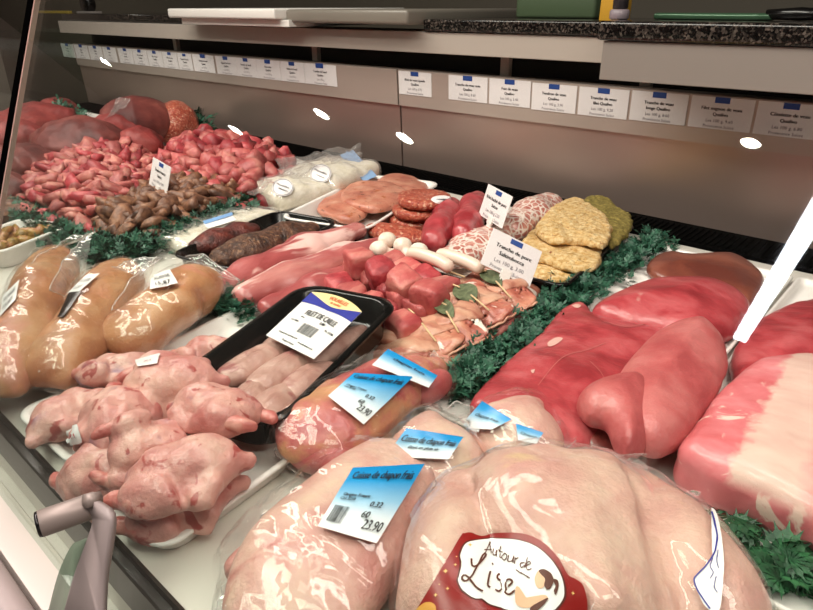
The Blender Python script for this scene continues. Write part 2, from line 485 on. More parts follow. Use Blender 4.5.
MT['film_loose'] = film('loose_bag_film', .14, .08, 26, .9, gain=2.0)
MT['seam'] = film('film_seam', .38, .1, 26, .3, gain=1.4)
MT['film_flat'] = film('flat_lidding_film', .004, .04, 10, .15)
MT['glass'] = glassm('case_glass')
MT['seal'] = plain('black_seal', '#030303', 1.0, Specular_IOR_Level=0.0)
# meats
MT['beef'] = grain('red_muscle', [(.25, '#922e34'), (.5, '#ae4046'), (.75, '#bf5a5e')], 14, .34, .22, 120, coat=.25, spots=[('#c98f88', 9, .84, .06)], stretch=(1, 1.6, 1), sss=.05)
MT['beef_dark'] = grain('deep_red_muscle', [(.25, '#652827'), (.5, '#7f3834'), (.75, '#964c46')], 14, .36, .25, 110, coat=.2)
MT['beef_pink'] = grain('rosy_muscle', [(.25, '#a84a4c'), (.5, '#b95c5c'), (.75, '#c57270')], 12, .4, .25, 150, coat=.1, spots=[('#d59a94', 14, .86, .1)], sss=.05)
MT['liver'] = grain('brown_liver_shaded', [(.25, '#68342b'), (.5, '#7c4133'), (.75, '#8d5141')], 12, .35, .15, 90, coat=.2)  # darkened: the back panel's shadow is put into the colour
MT['pork'] = grain('pink_pork', [(.15, '#984244'), (.5, '#b25d5d'), (.85, '#c88880')], 12, .34, .25, 140, coat=.25, spots=[('#ecc3bc', 12, .6, .08)], stretch=(1, .35, 1), sss=.1)
MT['cube'] = grain('pink_cube', [(.15, '#98373a'), (.5, '#b35654'), (.85, '#cb857a')], 30, .5, .35, 160, coat=.04, vary=.35, spots=[('#e0aaa2', 30, .86, .1)], sss=.04, stretch=(1, .4, 1))
MT['strip'] = grain('pink_strip', [(.15, '#953e40'), (.5, '#b6645f'), (.85, '#d39888')], 40, .5, .35, 160, coat=.05, vary=.5, sss=.1)
MT['redcube'] = grain('red_cube', [(.15, '#7e222a'), (.5, '#a2373d'), (.85, '#bc5f5f')], 34, .5, .35, 150, coat=.05, vary=.5)
MT['marin'] = grain('brown_marinated', [(.2, '#4a2c22'), (.5, '#714a37'), (.8, '#96694c')], 60, .5, .45, 150, coat=.06, vary=.6)
MT['joint'] = grain('dark_joint', [(.2, '#4e2220'), (.5, '#6c302c'), (.8, '#86453d')], 10, .6, .3, 70)
MT['joint_red'] = grain('red_joint', [(.2, '#6c2524'), (.5, '#8a3331'), (.8, '#a24a44')], 12, .55, .3, 70)
MT['char'] = grain('dark_marinade', [(.2, '#2a1812'), (.5, '#4b2c20'), (.8, '#6b4633')], 60, .45, .8, 220, coat=.1, spots=[('#8c6448', 150, .66, .05)])
MT['char_red'] = grain('dark_red_marinade', [(.2, '#3c1612'), (.5, '#5f231c'), (.8, '#7e3428')], 60, .4, .8, 220, coat=.15)
MT['quail'] = grain('quail_skin', [(.1, '#b86a66'), (.4, '#cc8d86'), (.65, '#d8a398'), (.9, '#e2b8ab')], 22, .38, .3, 190, coat=.2, spots=[('#aa524e', 48, .70, .08), ('#9c6f80', 18, .74, .15)], vary=.12, sss=.1)
MT['quail_leg'] = grain('quail_leg_red', [(.2, '#b0544f'), (.5, '#c47069'), (.8, '#d59a8e')], 60, .35, .3, 200, coat=.25)
MT['fillet'] = grain('quail_fillet', [(.2, '#b07f74'), (.5, '#c79a8e'), (.8, '#d8b2a5')], 26, .36, .3, 170, coat=.25, spots=[('#a96a66', 20, .66, .1)])
MT['skin'] = grain('pale_chicken_skin', [(.1, '#c08c83'), (.45, '#d0a194'), (.7, '#d8b1a1'), (.95, '#dfbfad')], 16, .42, .35, 260, coat=.15, spots=[('#cf958e', 12, .68, .3), ('#dcb894', 13, .72, .2)], sss=.1)
MT['capon'] = grain('capon_skin', [(.1, '#c98780'), (.45, '#daa79b'), (.7, '#e2b9a9'), (.95, '#e6c7ae')], 16, .4, .35, 220, coat=.2, spots=[('#c87872', 14, .74, .2)], sss=.1)
MT['thigh'] = grain('raw_thigh', [(.15, '#b04c52'), (.4, '#c8706a'), (.62, '#d0926c'), (.9, '#d8ac80')], 16, .36, .3, 180, coat=.25, spots=[('#b8545a', 12, .7, .2)])
MT['yellow'] = grain('corn_fed_skin', [(.15, '#ad6c48'), (.5, '#c2895f'), (.85, '#d2a57d')], 14, .4, .3, 240, coat=.2, spots=[('#cf8a70', 9, .64, .15)], sss=.1)
MT['bone'] = grain('bone_tip_red', [(.2, '#b8332f'), (.5, '#cc4b42'), (.8, '#dd857a')], 60, .35, .2)
MT['bread'] = grain('golden_crumb', [(.1, '#b5853f'), (.4, '#deb474'), (.8, '#f6dcaa')], 130, .8, 1.0, 420, spots=[('#8f4a2a', 150, .80, .05), ('#77703a', 150, .86, .05)], bdist=.004)
MT['herbcrumb'] = grain('herb_crumb', [(.2, '#6d5f28'), (.5, '#8d7c3b'), (.8, '#b09a52')], 140, .85, 1.0, 420, bdist=.004)
MT['patty'] = grain('minced_beef', [(.2, '#8e2f22'), (.5, '#b04a34'), (.8, '#ca7558')], 170, .4, .9, 260, coat=.2, spots=[('#dba98c', 150, .68, .04)])
t = NT('caul_net'); tc = t.n('ShaderNodeTexCoord').outputs['Object']
wv = t.n('ShaderNodeVectorMath', {0: tc, 1: t.n('ShaderNodeVectorMath', {0: t.n('ShaderNodeTexNoise', {'Vector': tc, 'Scale': 40.0}).outputs[1], 'Scale': .022}, operation='SCALE').outputs[0]}, operation='ADD').outputs[0]
ve = t.n('ShaderNodeTexVoronoi', {'Vector': wv, 'Scale': 75.0}, feature='DISTANCE_TO_EDGE').outputs['Distance']
web = t.ramp(ve, [(.05, 1.0), (.16, 0.0)])
c = t.mixc(web, t.ramp(t.noise(tc, 60, 4), [(.35, '#a8584f'), (.5, '#c07a6e'), (.65, '#d6a596')]), '#ecdcd2')
MT['caul'] = t.out(t.pbsdf(c, .35, Coat_Weight=.25, Normal=t.bump(web, .4, .003)))
MT['ham'] = grain('raw_ham', [(.1, '#8a3f36'), (.35, '#aa5c4d'), (.6, '#c28068'), (.92, '#e0bca4')], 24, .38, .25, 160, coat=.2, stretch=(.5, 1.8, 1), spots=[('#f1e2d6', 16, .66, .05)])
MT['ham_pale'] = grain('pale_ham', [(.1, '#a05c4c'), (.4, '#c08670'), (.7, '#d2a288'), (.95, '#e6cab4')], 24, .38, .25, 160, coat=.2, stretch=(.5, 1.8, 1))
MT['saus'] = plain('white_sausage', '#e6cdbd', .35, Coat_Weight=.2)
MT['mush'] = grain('white_mushroom', [(.3, '#dcc6b5'), (.7, '#efe0d2')], 50, .5, .2)
MT['sage'] = grain('sage_leaf', [(.3, '#4a5238'), (.7, '#6b7352')], 120, .55, .5, 300)
MT['wood'] = plain('pale_wood', '#d8b98f', .6)
MT['steak'] = grain('seasoned_cutlet', [(.15, '#a9604f'), (.5, '#c07c66'), (.85, '#d09a82')], 22, .4, .3, 120, coat=.15, spots=[('#5e3424', 110, .76, .06), ('#a85a28', 50, .74, .1)])
MT['cream'] = grain('cream_mash', [(.3, '#e6dcc4'), (.7, '#f5eedf')], 40, .5, .6, 90)
MT['salad'] = grain('oily_salad', [(.2, '#7c5f2a'), (.45, '#a8843f'), (.65, '#b98257'), (.85, '#c98f7c')], 55, .25, .8, 120, coat=.4)
MT['green'] = grain('parsley_green', [(.2, '#15382a'), (.5, '#265642'), (.8, '#41755a')], 70, .5, .2, 200)
MT['green2'] = grain('leaf_green', [(.2, '#0f2f1c'), (.5, '#1c4b2d'), (.8, '#336b42')], 60, .5, .2, 200)
MT['stem'] = plain('stem_green', '#2d4f33', .6)
# loin: the fat cap covers the far right of the joint, the lean shows at its left and below
t = NT('veal_loin'); tc = t.n('ShaderNodeTexCoord').outputs['Object']; sp = t.n('ShaderNodeSeparateXYZ', {0: tc}).outputs
lean = t.ramp(t.noise(t.mapd(tc, (1, 2.0, 1)), 16, 5, .6, .5), [(.25, '#c25458'), (.5, '#d5757a'), (.75, '#e29a9c')])
lean = t.mixc(t.ramp(t.noise(tc, 26, 4, .6, 1.0), [(.6, 0.0), (.66, 1.0)]), lean, '#ecc9bd')
fat = t.ramp(t.noise(t.mapd(tc, (1, 3, 1)), 20, 4), [(.3, '#d4aba0'), (.7, '#e0c0b3')])
FXN = [t.n('ShaderNodeMath', {0: sp[0], 1: 1.0}, operation='MULTIPLY'), t.n('ShaderNodeMath', {0: sp[1], 1: 1.0}, operation='MULTIPLY')]
FXO = t.n('ShaderNodeMath', {0: t.math('ADD', FXN[0].outputs[0], FXN[1].outputs[0]), 1: 0.0}, operation='ADD')
fx = t.math('ADD', FXO.outputs[0], t.math('MULTIPLY', t.math('SUBTRACT', t.noise(tc, 30, 4), .5), .05))
m1 = t.ramp(t.math('ADD', t.math('MULTIPLY', fx, 8.0), .5), [(.47, 0.0), (.53, 1.0), (.86, 1.0), (1.0, .35)])
top = t.ramp(sp[2], [(.036, 0.0), (.046, 1.0)])
c = t.mixc(t.math('MULTIPLY', m1, top), lean, fat)
MT['loin'] = t.out(t.pbsdf(c, .36, Coat_Weight=.2, Normal=t.bump(t.noise(tc, 120, 4), .25, .002)))
# printed gradient of the blue capon labels (v stored per vertex)
t = NT('blue_white_label'); at_ = t.n('ShaderNodeAttribute', attribute_name='v').outputs['Fac']
c = t.ramp(at_, [(0.0, '#0f86cb'), (.22, '#2795d4'), (.50, '#94c4e4'), (.72, '#e0e8f0'), (1.0, '#efeff2')])
MT['bluelabel'] = t.out(t.pbsdf(c, .3))
# ------------------------------------------------------------------ the room
struct('floor', boxr(-8, 4, -6, 2.6, -.95, -.9), plain('floor_tile', '#8d857d', .5))
struct('ceiling', boxr(-8, 4, -6, 2.6, 2.0, 2.05), plain('ceiling_dark', '#4a4440', .8))
struct('wall_back', boxr(-8, 4, 2.5, 2.6, -.9, 2.0), plain('dark_wall', '#4d463c', .7))
struct('wall_front_added', boxr(-8, 4, -6.1, -6, -.9, 2.0), plain('added_dark_wall', '#3a3430', .8))  # unseen wall, added dark to keep haze out of the glass
struct('wall_left', boxr(-8.1, -8, -6, 2.6, -.9, 2.0), plain('left_wall', '#b3a097', .7))

# ------------------------------------------------------------------ the refrigerated display counter
ctr = thing('display_counter', 'long refrigerated display counter with white deck and steel back panels under the meat', 'counter', (-1.3, .7, -.9))
XL, XR = -3.3, .62
mk('deck', boxr(XL, XR, .136, 1.215, -.03, 0), MT['deck'], ctr, False)
mk('ledge', join(boxr(XL, XR, .117, .128, -.12, -.09, .001), boxr(XL, XR, .0785, .113, -.12, -.09, .001), boxr(XL, XR, .113, .117, -.12, -.094), boxr(XL, XR, .1265, .1285, -.09, -.042)), MT['deck'], ctr, False, label='white customer side ledge with a groove')
mk('bumper', tube([(XL, .058, -.098), (XR, .058, -.098)], .018, 12), MT['alu_grey'], ctr)
mk('front_panel', boxr(XL, XR, .09, .124, -.9, -.12), MT['alu_grey'], ctr, False)
mk('front_rail', prism_x([(.122, -.042), (.1365, -.042), (.1365, .006), (.133, .008), (.1318, .002), (.1245, .002), (.124, .006), (.122, .005)], XL, XR), MT['blackrail'], ctr, False, label='black rubber rail holding the front glass')
g = [boxr(XL, XR, 1.215, 1.366, -.03, -.002)] + [boxr(XL + .02 + i * .012, XL + .0245 + i * .012, 1.25, 1.34, -.002, .002) for i in range(320)] + [boxr(XL, XR, 1.2155, 1.221, 0, .007)]
mk('air_grille', join(*g), MT['grille'], ctr, False, label='black slotted air grille along the back')
JX = -1.2327
for x0, x1, side in ((XL, JX - .003, 'left'), (JX + .003, XR, 'right')):
    mk('back_panel', prism_x([(1.3635, -.002), (1.3555, .175), (1.38, .175), (1.38, -.002)], x0, x1), MT['panel'], ctr, False, label='satin steel back panel, %s section' % side)
    mk('card_rail', prism_x([(1.3475, .170), (1.343, .262), (1.346, .264), (1.38, .264), (1.38, .170)], x0, x1), MT['rail'], ctr, False, label='steel card rail, %s section' % side)
mk('recess', join(boxr(XL, XR, 1.44, 1.46, .2, .36), boxr(XL, XR, 1.381, 1.44, .23, .262)), MT['dark'], ctr, False, label='dark slot above the card rail')
for x in (-2.45, -1.62, -1.415 + .5, -.56):
    mk('slot_post', boxr(x - .012, x + .012, 1.385, 1.40, .262, .313), MT['beam'], ctr, False)
mk('upper_beam', boxr(XL, -.52, 1.3, 1.46, .3125, .362, .002), MT['beam'], ctr, False, label='grey horizontal beam under the worktops')
mk('end_panel', boxr(XL - .02, XL, .135, 1.46, -.05, .33), MT['glass'], ctr, False, label='clear glass end panel')
mk('carcass', boxr(XL, XR, .15, 1.46, -.9, -.05), MT['dark'], ctr, False)

# worktops behind
w = thing('granite_worktop', 'speckled black granite worktop nearest the right edge with grey fascia board below', 'worktop', (0, 1.3, .36))
mk('slab', boxr(-.567, .75, 1.15, 1.75, .363, .395, .006), MT['granite'], w, True)
mk('fascia', boxr(-.556, .75, 1.158, 1.18, .296, .362, .001), MT['board'], w, False, label='plain grey fascia board')
w = thing('granite_worktop', 'narrower speckled granite worktop set back above the middle of the grey beam', 'worktop', (-.85, 1.4, .36))
mk('slab', boxr(-1.098, -.53, 1.292, 1.75, .3635, .3905, .004), MT['granite'], w, True)
tag(mk('grey_worktop', boxr(-1.56, -1.10, 1.235, 1.75, .378, .412, .008), plain('grey_stone', '#7c756c', .35)), 'grey rounded-edge worktop left of the granite', 'worktop')
w = thing('white_worktop', 'white worktop slab at the left end with a pale box edge beneath it', 'worktop', (-1.85, 1.4, .36))
mk('slab', boxr(-2.14, -1.565, 1.20, 1.75, .386, .414, .006), MT['white'], w, True)
mk('under_box', boxr(-2.10, -1.535, 1.225, 1.7, .3665, .385, .002), MT['white'], w, False)
tag(mk('dark_worktop', boxr(-3.3, -2.16, 1.32, 1.75, .363, .392, .004), MT['granite']), 'dark worktop far at the left beyond the white slab', 'worktop')

# bits on the worktops, just under the horizon
p = PY(606, 16, 1.32)
b = thing('yellow_carton', 'yellow carton standing on the granite worktops behind the lilac tub', 'carton', (p[0], 1.35, .3905))
mk('box', box((p[0], 1.36, .43), (.045, .05, .079), .002), plain('yellow_card', '#c9962c', .5), b)
mk('flap', box((p[0], 1.355, .472), (.043, .047, .004), .001), plain('yellow_flap', '#d8ab4a', .5), b)
p = PY(619, 18, 1.24)
b = thing('lidded_tub', 'small lilac grey tub with a lid on the right granite worktop', 'tub', (p[0], 1.24, .395))
mk('tub', disc((p[0], 1.24, .395), .018, .018, 24, .003), plain('lilac_plastic', '#8c7f86', .4), b)
mk('lid', disc((p[0], 1.24, .4132), .014, .05, 24, .002), plain('lid_dark', '#2c262a', .4), b)
p0, p1 = PY(655, 17, 1.3), PY(768, 15, 1.3)
k = thing('carving_knife', 'carving blade coloured as green lit, lying on the right granite worktop', 'knife', ((p0[0] + p1[0]) / 2, 1.3, .395))
ol = [(p0[0], 1.29), (p0[0] + .05, 1.283), (p1[0] - .01, 1.284), (p1[0], 1.31), (p0[0] + .05, 1.315)]
mk('blade', slab(ol, .3952, .012, .003, .004, 0), plain('green_lit_blade', '#3d5c44', .25, Metallic=.3), k)  # green light on the steel is put into the blade colour
mk('handle', tube([(p1[0] - .002, 1.297, .405), (p1[0] + .05, 1.297, .406), (p1[0] + .11, 1.295, .405)], [.008, .011, .008], 10), MT['black'], k)
p = PY(560, 6, 1.55)
b = thing('scale_unit', 'pale green shop scale housing on the worktop beside the yellow carton', 'scale', (p[0], 1.58, .3905))
mk('housing', box((p[0], 1.58, .42), (.22, .12, .059), .008), plain('pale_green', '#48583f', .4), b)
mk('pan', box((p[0] - .01, 1.57, .4535), (.20, .11, .006), .002), MT['alu'], b)
p = PY(88, 6, 1.45)
b = thing('tape_dispenser', 'dark round tape dispenser on the far left worktop', 'dispenser', (p[0], 1.45, .392))
mk('wheel', xf(disc((0, 0, -.02), .045, .04, 28, .005), TR((p[0], 1.45, .437), (PI / 2, 0, 0))), MT['black'], b)
mk('foot', box((p[0], 1.45, .396), (.16, .05, .008), .002), MT['alu_grey'], b)
p = PY(62, 14, 1.4)
tag(mk('yellow_ruler', boxr(p[0] - .22, p[0] + .24, 1.33, 1.35, .3922, .403, .001), plain('yellow_strip', '#9a8433', .5)), 'long narrow yellow strip lying along the far left worktop', 'strip')

# ------------------------------------------------------------------ front glass
LEAN = .418
G0 = .088
def gz(z, dy=0): return (G0 + LEAN * z + dy, z)
GT = .62
GN = np.array([0, -math.cos(math.atan(LEAN)), math.sin(math.atan(LEAN))])
def PG(px, py, off=0.0):                  # where a photo point meets the leaning glass, off metres towards the customer
    d = ray(px, py); g0 = np.array([0, G0, 0]) + GN * off; return EYE + d * (((g0 - EYE) @ GN) / (d @ GN))
def pane(x0, x1): return prism_x([gz(.004, -.002), gz(GT, -.002), gz(GT, .003), gz(.004, .003)], x0, x1)
SX = -.722
gp = thing('front_glass_pane', 'clear leaning front glass pane with a metal lift handle at its lower edge', 'glass pane', (-.1, .1, .004))
mk('glass_sheet', pane(SX + .010, .62), MT['glass'], gp, False)
a = P(97, 504, .073); e = P(37, 525, .073)
mk('handle', tube([a, a * .98 + e * .02, a * .06 + e * .94, e * .95 + a * .05], [.0098, .0102, .0102, .0098], 24), MT['alu'], gp, label='round matt metal lift handle')
mk('handle_cap', tube([a * .05 + e * .95, e, e + (e - a) * .01], [.0099, .0094, .008], 24), MT['black'], gp, label='black end cap of the handle')
def plate(px, off, th, n=40):
    q = [PG(x, y, off) for x, y in smooth_loop(px, n)]
    return loops([[tuple(p) for p in q], [tuple(p + GN * th) for p in q]])
mk('bracket', plate([(92, 498), (103, 502), (116, 514), (115, 540), (109, 575), (107, 615), (106, 640), (64, 640), (70, 612), (80, 575), (91, 545), (99, 520), (94, 508)], .004, .005), MT['alu_grey'], gp, label='grey curved bracket plate')
mk('clamp', plate([(84, 540), (92, 540), (80, 575), (70, 640), (46, 640), (54, 606), (64, 570), (76, 545)], -.009, .004), plain('green_grey_plate', '#7f8a7a', .4), gp, label='greenish inner clamp plate')
c0 = PG(97, 499, .004)
mk('boss', tube([c0 - GN * .002, c0 + GN * .009], [.0055, .0055], 16), MT['alu'], gp)
gl = thing('front_glass_pane', 'clear front glass pane at the far left beyond the black seam', 'glass pane', (-1.9, .1, .004))
mk('glass_sheet', pane(-3.28, SX - .0075), MT['glass'], gl, False)
mk('edge_seal', prism_x([gz(.004, -.003), gz(GT, -.003), gz(GT, .004), gz(.004, .004)], SX - .007, SX + .006), MT['seal'], gl, False, label='black vertical edge seal of the glass')
mk('reflection_strip', prism_x([gz(.004, -.002), gz(GT, -.002), gz(GT, .003), gz(.004, .003)], SX + .0065, SX + .0095), plain('pink_reflection', '#b09084', .3), gl, False)  # pinkish reflection along the seal, painted as a solid strip

# ------------------------------------------------------------------ price cards
def card_parts(root, w, h, texts, S=None, holder=None, Mx=None):
    """a plain white card in its own xz plane (front = -y), printed"""
    Mx = Mx if Mx is not None else Matrix.Identity(4)
    lo = dict(local=True)
    mk('card', xf(box((0, 0, 0), (w, .0012, h), .0004), Mx), MT['paper'], root, False, **lo)
    def pr(name, V2F, m): 
        V, Fc = V2F; V = np.asarray(V)
        mk(name, xf((np.stack([(V[:, 0] - .5) * w, np.full(len(V), -.0010), (V[:, 1] - .5) * h], 1), Fc), Mx), m, root, False, **lo)
    fw = .24
    fh = fw * w / h * .5
    pr('flag_mark', (np.array([(.5 - fw / 2, .82), (.5 + fw / 2, .82), (.5 + fw / 2, .82 + fh * .8), (.5 - fw / 2, .82 + fh * .8)]), [(0, 1, 2, 3)]), MT['flag'])
    a = h / w
    its = []
    for s, y, hh, grey in texts:
        V, Fc, wd = text2(s); k = min(hh, .9 / (wd * a)) if wd else hh
        its.append((s, .5, y, k, wd, grey))
    for nm, sel, m in (('lettering', False, MT['ink']), ('small_print', True, MT['greyink'])):
        Vs, Fs, b = [], [], 0
        for s, x, y, k, wd, grey in its:
            if grey != sel: continue
            V, Fc, _ = text2(s); rep = (0, .012) if not grey else (0,)
            for r_ in rep:
                q = np.stack([(V[:, 0] - wd / 2) * k * a + x + r_ * a, V[:, 1] * k + y], 1)
                Vs.append(q); Fs += [tuple(i + b for i in f) for f in Fc]; b += len(q)
        if Vs: pr(nm, (np.concatenate(Vs), Fs), m)
def T4(l1, l2, pr): return [(l1, .60, .15, False), (l2, .42, .15, False), (pr, .22, .14, True), ('Provenance Suisse', .05, .13, True)]
def rail_card(name, xl, xr, ymid, texts, label, dz=0):
    Yc = 1.3405
    A, B = PY(xl, ymid, Yc), PY(xr, ymid, Yc); w = B[0] - A[0] - .002
    r = thing(name, label, 'price card', ((A[0] + B[0]) / 2, 1.3435, .231 + dz), 'price cards on the back rail')
    r.rotation_euler = (.049, 0, 0)
    card_parts(r, w, .060, texts)
for xl, xr, ym, l1, l2, pr, dz, lb in (
    (398, 431, 88, 'Rôti de veau épaule', 'Qualivo', 'Les 100 g 3,75', 0, 'small white price card on the back rail just right of the panel joint'),
    (447.5, 487, 93, 'Tranche de veau noix', 'Qualivo', 'Les 100 g, 8.60', 0, 'white price card on the back rail reading Tranche de veau noix'),
    (488, 530, 97, 'Foie de veau', 'Qualivo', 'Les 100 g, 5.40', 0, 'white price card on the back rail reading Foie de veau'),
    (530.5, 576, 101, 'Tendron de veau', 'Qualivo', 'Les 100 g, 3,90', -.002, 'white price card on the back rail reading Tendron de veau'),
    (577, 628, 106, 'Tranche de veau', 'filet Qualivo', 'Les 100 g, 9,20', -.002, 'white price card on the back rail reading Tranche de veau filet'),
    (629, 687, 110, 'Tranche de veau', 'longe Qualivo', 'Les 100 g, 8.60', -.001, 'white price card on the back rail reading Tranche de veau longe'),
    (688, 753, 116, 'Filet mignon de veau', 'Qualivo', 'Les 100 g, 9.60', -.001, 'pink lit price card on the back rail reading Filet mignon de veau'),
    (754, 825, 120, 'Côtelette de veau', 'Qualivo', 'Les 100 g, 6.80', -.001, 'price card at the right end of the back rail reading Côtelette de veau')):
    rail_card('price_card', xl, xr, ym, T4(l1, l2, pr), lb, dz)
lc = ((304, 336, 'Tranche de bœuf', 'white price card last before the panel joint on the left rail'), (280, 304, 'Steak de bœuf', 'white price card second from the joint on the left rail'),
      (256, 280, 'Entrecôte', 'white price card third from the joint on the left rail'), (236, 256, 'Émincé de bœuf', 'white price card fourth from the joint on the left rail'),
      (216, 236, 'Ragoût de bœuf', 'white price card fifth from the joint on the left rail'), (193, 214, 'Émincé de veau', 'white price card sixth from the joint on the left rail'),
      (178, 192, 'Ragoût de porc', 'small far price card seventh from the joint on the left rail'), (163, 177.5, 'Rôti de porc', 'small far price card eighth from the joint on the left rail'),
      (148, 162.5, 'Filet de porc', 'small far price card ninth from the joint on the left rail'), (133.5, 147.5, 'Rôti de bœuf', 'small far price card tenth from the joint on the left rail'),
      (119, 133, 'Tranche', 'small far price card eleventh from the joint on the left rail'))
for xl, xr, l1, lb in lc:
    rail_card('price_card', xl, xr, 60 + (xl - 120) * .085, T4(l1, 'Qualivo', 'Les 100 g'), lb)
for k, (xl, xr) in enumerate(((104, 117), (90, 103), (76, 89), (63, 75))):
    rail_card('price_card', xl, xr, 56 + (xl - 50) * .07, T4('Viande', 'Suisse', 'Les 100 g'), 'dim tiny price card near the far left rail end, %s from the end' % ('fourth', 'third', 'second', 'first')[k])
# cards on clips among the meat
def clip_card(c, Rm, texts, label, w=.085, h=.06, foot=None):
    base = np.array([c[0], c[1], foot])
    r = thing('price_card', label, 'price card', base, 'price cards standing among the meat')
    Mx = Matrix([list(Rm[i]) + [c[i] - base[i]] for i in range(3)] + [[0, 0, 0, 1]])
    card_parts(r, w, h, texts, Mx=Mx)
    V = join(box((0, -.0016, -h / 2 + .002), (.016, .0012, .014), .0004), box((0, .0016, -h / 2 + .002), (.016, .0012, .014), .0004), box((0, 0, -h / 2 - .008), (.012, .004, .014), .001))
    mk('clip', xf(V, Mx), MT['white'], r, False, local=True)
    bot = np.array(Mx @ Vector((0, 0, -h / 2 - .012)))
    mk('stem', tube([bot, bot * (1, 1, .5), (bot[0], bot[1], 0)], .0018, 8), MT['white'], r, local=True)
clip_card((-1.278, .643, .094), [[.991, .055, .12], [-.087, .956, .281], [-.1, -.289, .952]], T4('Émincé mixte', 'Suisse', 'Les 100 g 3.60'), 'white price card clipped upright in the heap of brown strips at the left', foot=.012)
clip_card((-.473, .766, .078), [[.676, -.726, -.124], [.587, .429, .686], [-.445, -.537, .717]], T4('Tranche de porc', 'Saltimbocca', 'Les 100 g, 3.00'), 'large tilted white price card reading Tranche de porc Saltimbocca', foot=.012)
clip_card((-.627, .946, .088), [[.907, .394, .148], [-.419, .877, .237], [-.036, -.277, .96]], T4('Rôti haché de porc', 'Suisse', 'Les 100 g 2.20'), 'white price card upright in front of the net wrapped roast, behind the saltimbocca card', foot=.012)
# ------------------------------------------------------------------ white foam trays under the poultry
def tray(name, c, w, l, rz, h, m, label, z=0.0, r=.02, flare=.01, group=None, cat='tray', rim=.006):
    o = mk(name, tray_mesh(w, l, h, .003, flare, rim, r), m, None, True, (c[0], c[1], max(z, .0006)), True)
    o.rotation_euler = (0, 0, rz)
    return tag(o, label, cat, group)
tray('foam_tray', (-.480, .224), .146, .168, .10, .020, MT['foam'], 'white foam tray at the front under the pile of quails, beside the metal handle')
tray('foam_tray', (-.638, .240), .142, .192, .02, .018, MT['foam'], 'white foam tray left of the front tray, under the left quails')
tray('foam_tray', (-.690, .405), .10, .19, .16, .016, MT['foam'], 'white foam tray between the black fillet tray and the bagged yellow chickens', z=0)
tray('foam_tray', (-.835, .32), .15, .27, .16, .014, MT['foam'], 'white foam tray under the three bagged yellow chickens', z=0, r=.02)

# ------------------------------------------------------------------ quails: three moulds, placed one by one
def quail_body(v):
    s = (1, 1, 1)
    fs = [ell((0, 0, .025), (.043, .030, .024)), ell((.013, 0, .032), (.029, .023, .021)), cap((.037, .0, .028), (.050, .004, .024), .012, .008)]
    leg = (.026, .020, .030)[v]
    for q in (-1, 1):
        fs.append(ell((-.020, q * leg, .022), (.024, .014, .017), (0, 0, q * .35)))
        fs.append(cap((.024, q * .026, .024), (.000, q * (.034, .030, .026)[v], .018), .0085, .006))
        fs.append(cap((.000, q * (.034, .030, .026)[v], .018), (.022, q * .034, .013), .006, .004))
    f = union(fs, .007)
    for q in (-1, 1): f = groove(f, cap((.012, q * .046, .004), (-.006, q * .022, .046), .004, .003), .005)
    f = groove(f, cap((-.005, -.006, .056 - .004 * v), (.035, .004, .060), .004, .003), .006)
    f = floor_cut(f, 0.0, .006)
    return relax(sdf(f, (-.062, -.05, -.002), (.065, .05, .062), .0027, [(.0028, 55), (.0012, 140)]), 1)
def quail_leg(q, v):
    leg = (.026, .020, .030)[v]; 
    f = union([cap((-.030, q * leg * 1.0, .021), (-.046, q * (.016 + .004 * v), .020), .010, .0062), cap((-.048, q * (.016 + .004 * v), .020), (-.054, q * (.012 + .004 * v), .019), .0058, .005)], .006)
    return sdf(f, (-.072, -.045, .004), (-.02, .045, .036), .0022, [(.0012, 120)])
qm = []
for v in range(3):
    r = thing('quail', 'plucked pink quail', 'quail')
    mk('body', quail_body(v), MT['quail'], r, local=True)
    for q in (-1, 1): mk('leg', quail_leg(q, v), MT['quail_leg'], r, local=True, label='red leg tip')
    qm.append(r)
QS = [  # pixel, level, variant, yaw (direction of the neck), roll, pitch, scale, label
    ((74, 413), .034, 0, -1.2, .4, .0, 1.05, 'plucked quail at the left end of the left foam tray, its back to the glass'),
    ((112, 415), .056, 1, -.75, -.3, .1, 1.12, 'plump quail in the left tray with a red leg folded against it'),
    ((170, 378), .062, 0, .75, .2, .0, 1.22, 'large quail lying breast up at the back of the pile, under a white tag'),
    ((116, 374), .040, 2, .6, -.6, .0, 1.05, 'quail half hidden at the back of the left tray, behind the plump one'),
    ((212, 413), .070, 1, 3.5, .4, .15, 1.1, 'smooth quail on the right edge of the pile, against the black fillet tray'),
    ((138, 434), .070, 2, 1.3, .9, .35, .9, 'quail in the middle of the pile lying on its side with legs forward'),
    ((182, 474), .062, 0, .95, -.25, -.05, 1.2, 'blotchy front quail in the right tray, nearest the glass and most spotted'),
    ((110, 463), .038, 1, .25, .5, .0, 1.05, 'quail at the left corner of the front tray beside the bracket'),
    ((184, 493), .028, 2, .9, .1, .0, 1.12, 'quail lying lowest along the near edge of the front tray'),
    ((208, 352), .030, 2, .3, -.2, .0, .9, 'small quail leg end poking out behind the pile, beside the black tray')]
for i, (px, z, v, yaw, roll, pitch, s, lb) in enumerate(QS):
    p = P(px[0], px[1], z); loc = (p[0], p[1], max(.006, z - .026 * s))
    o = qm[v] if not qm[v].get('used') else dup(qm[v])
    qm[v]['used'] = 1
    o.location = loc; o.rotation_euler = (roll, pitch, yaw); o.scale = (s * .92,) * 3; tag(o, lb, 'quail', 'quails on the foam trays')
for q in bpy.data.objects:
    if 'used' in q: del q['used']
bpy.context.view_layer.update()
def world_vf(o):
    me = o.data; A = np.array(o.matrix_world); V = np.array([v.co[:] for v in me.vertices])
    return V @ A[:3, :3].T + A[:3, 3], [tuple(p.vertices) for p in me.polygons]
qsurf = Surf(*[world_vf(o) for o in bpy.data.objects if o.type == 'MESH' and o.parent and o.parent.get('category') == 'quail'])
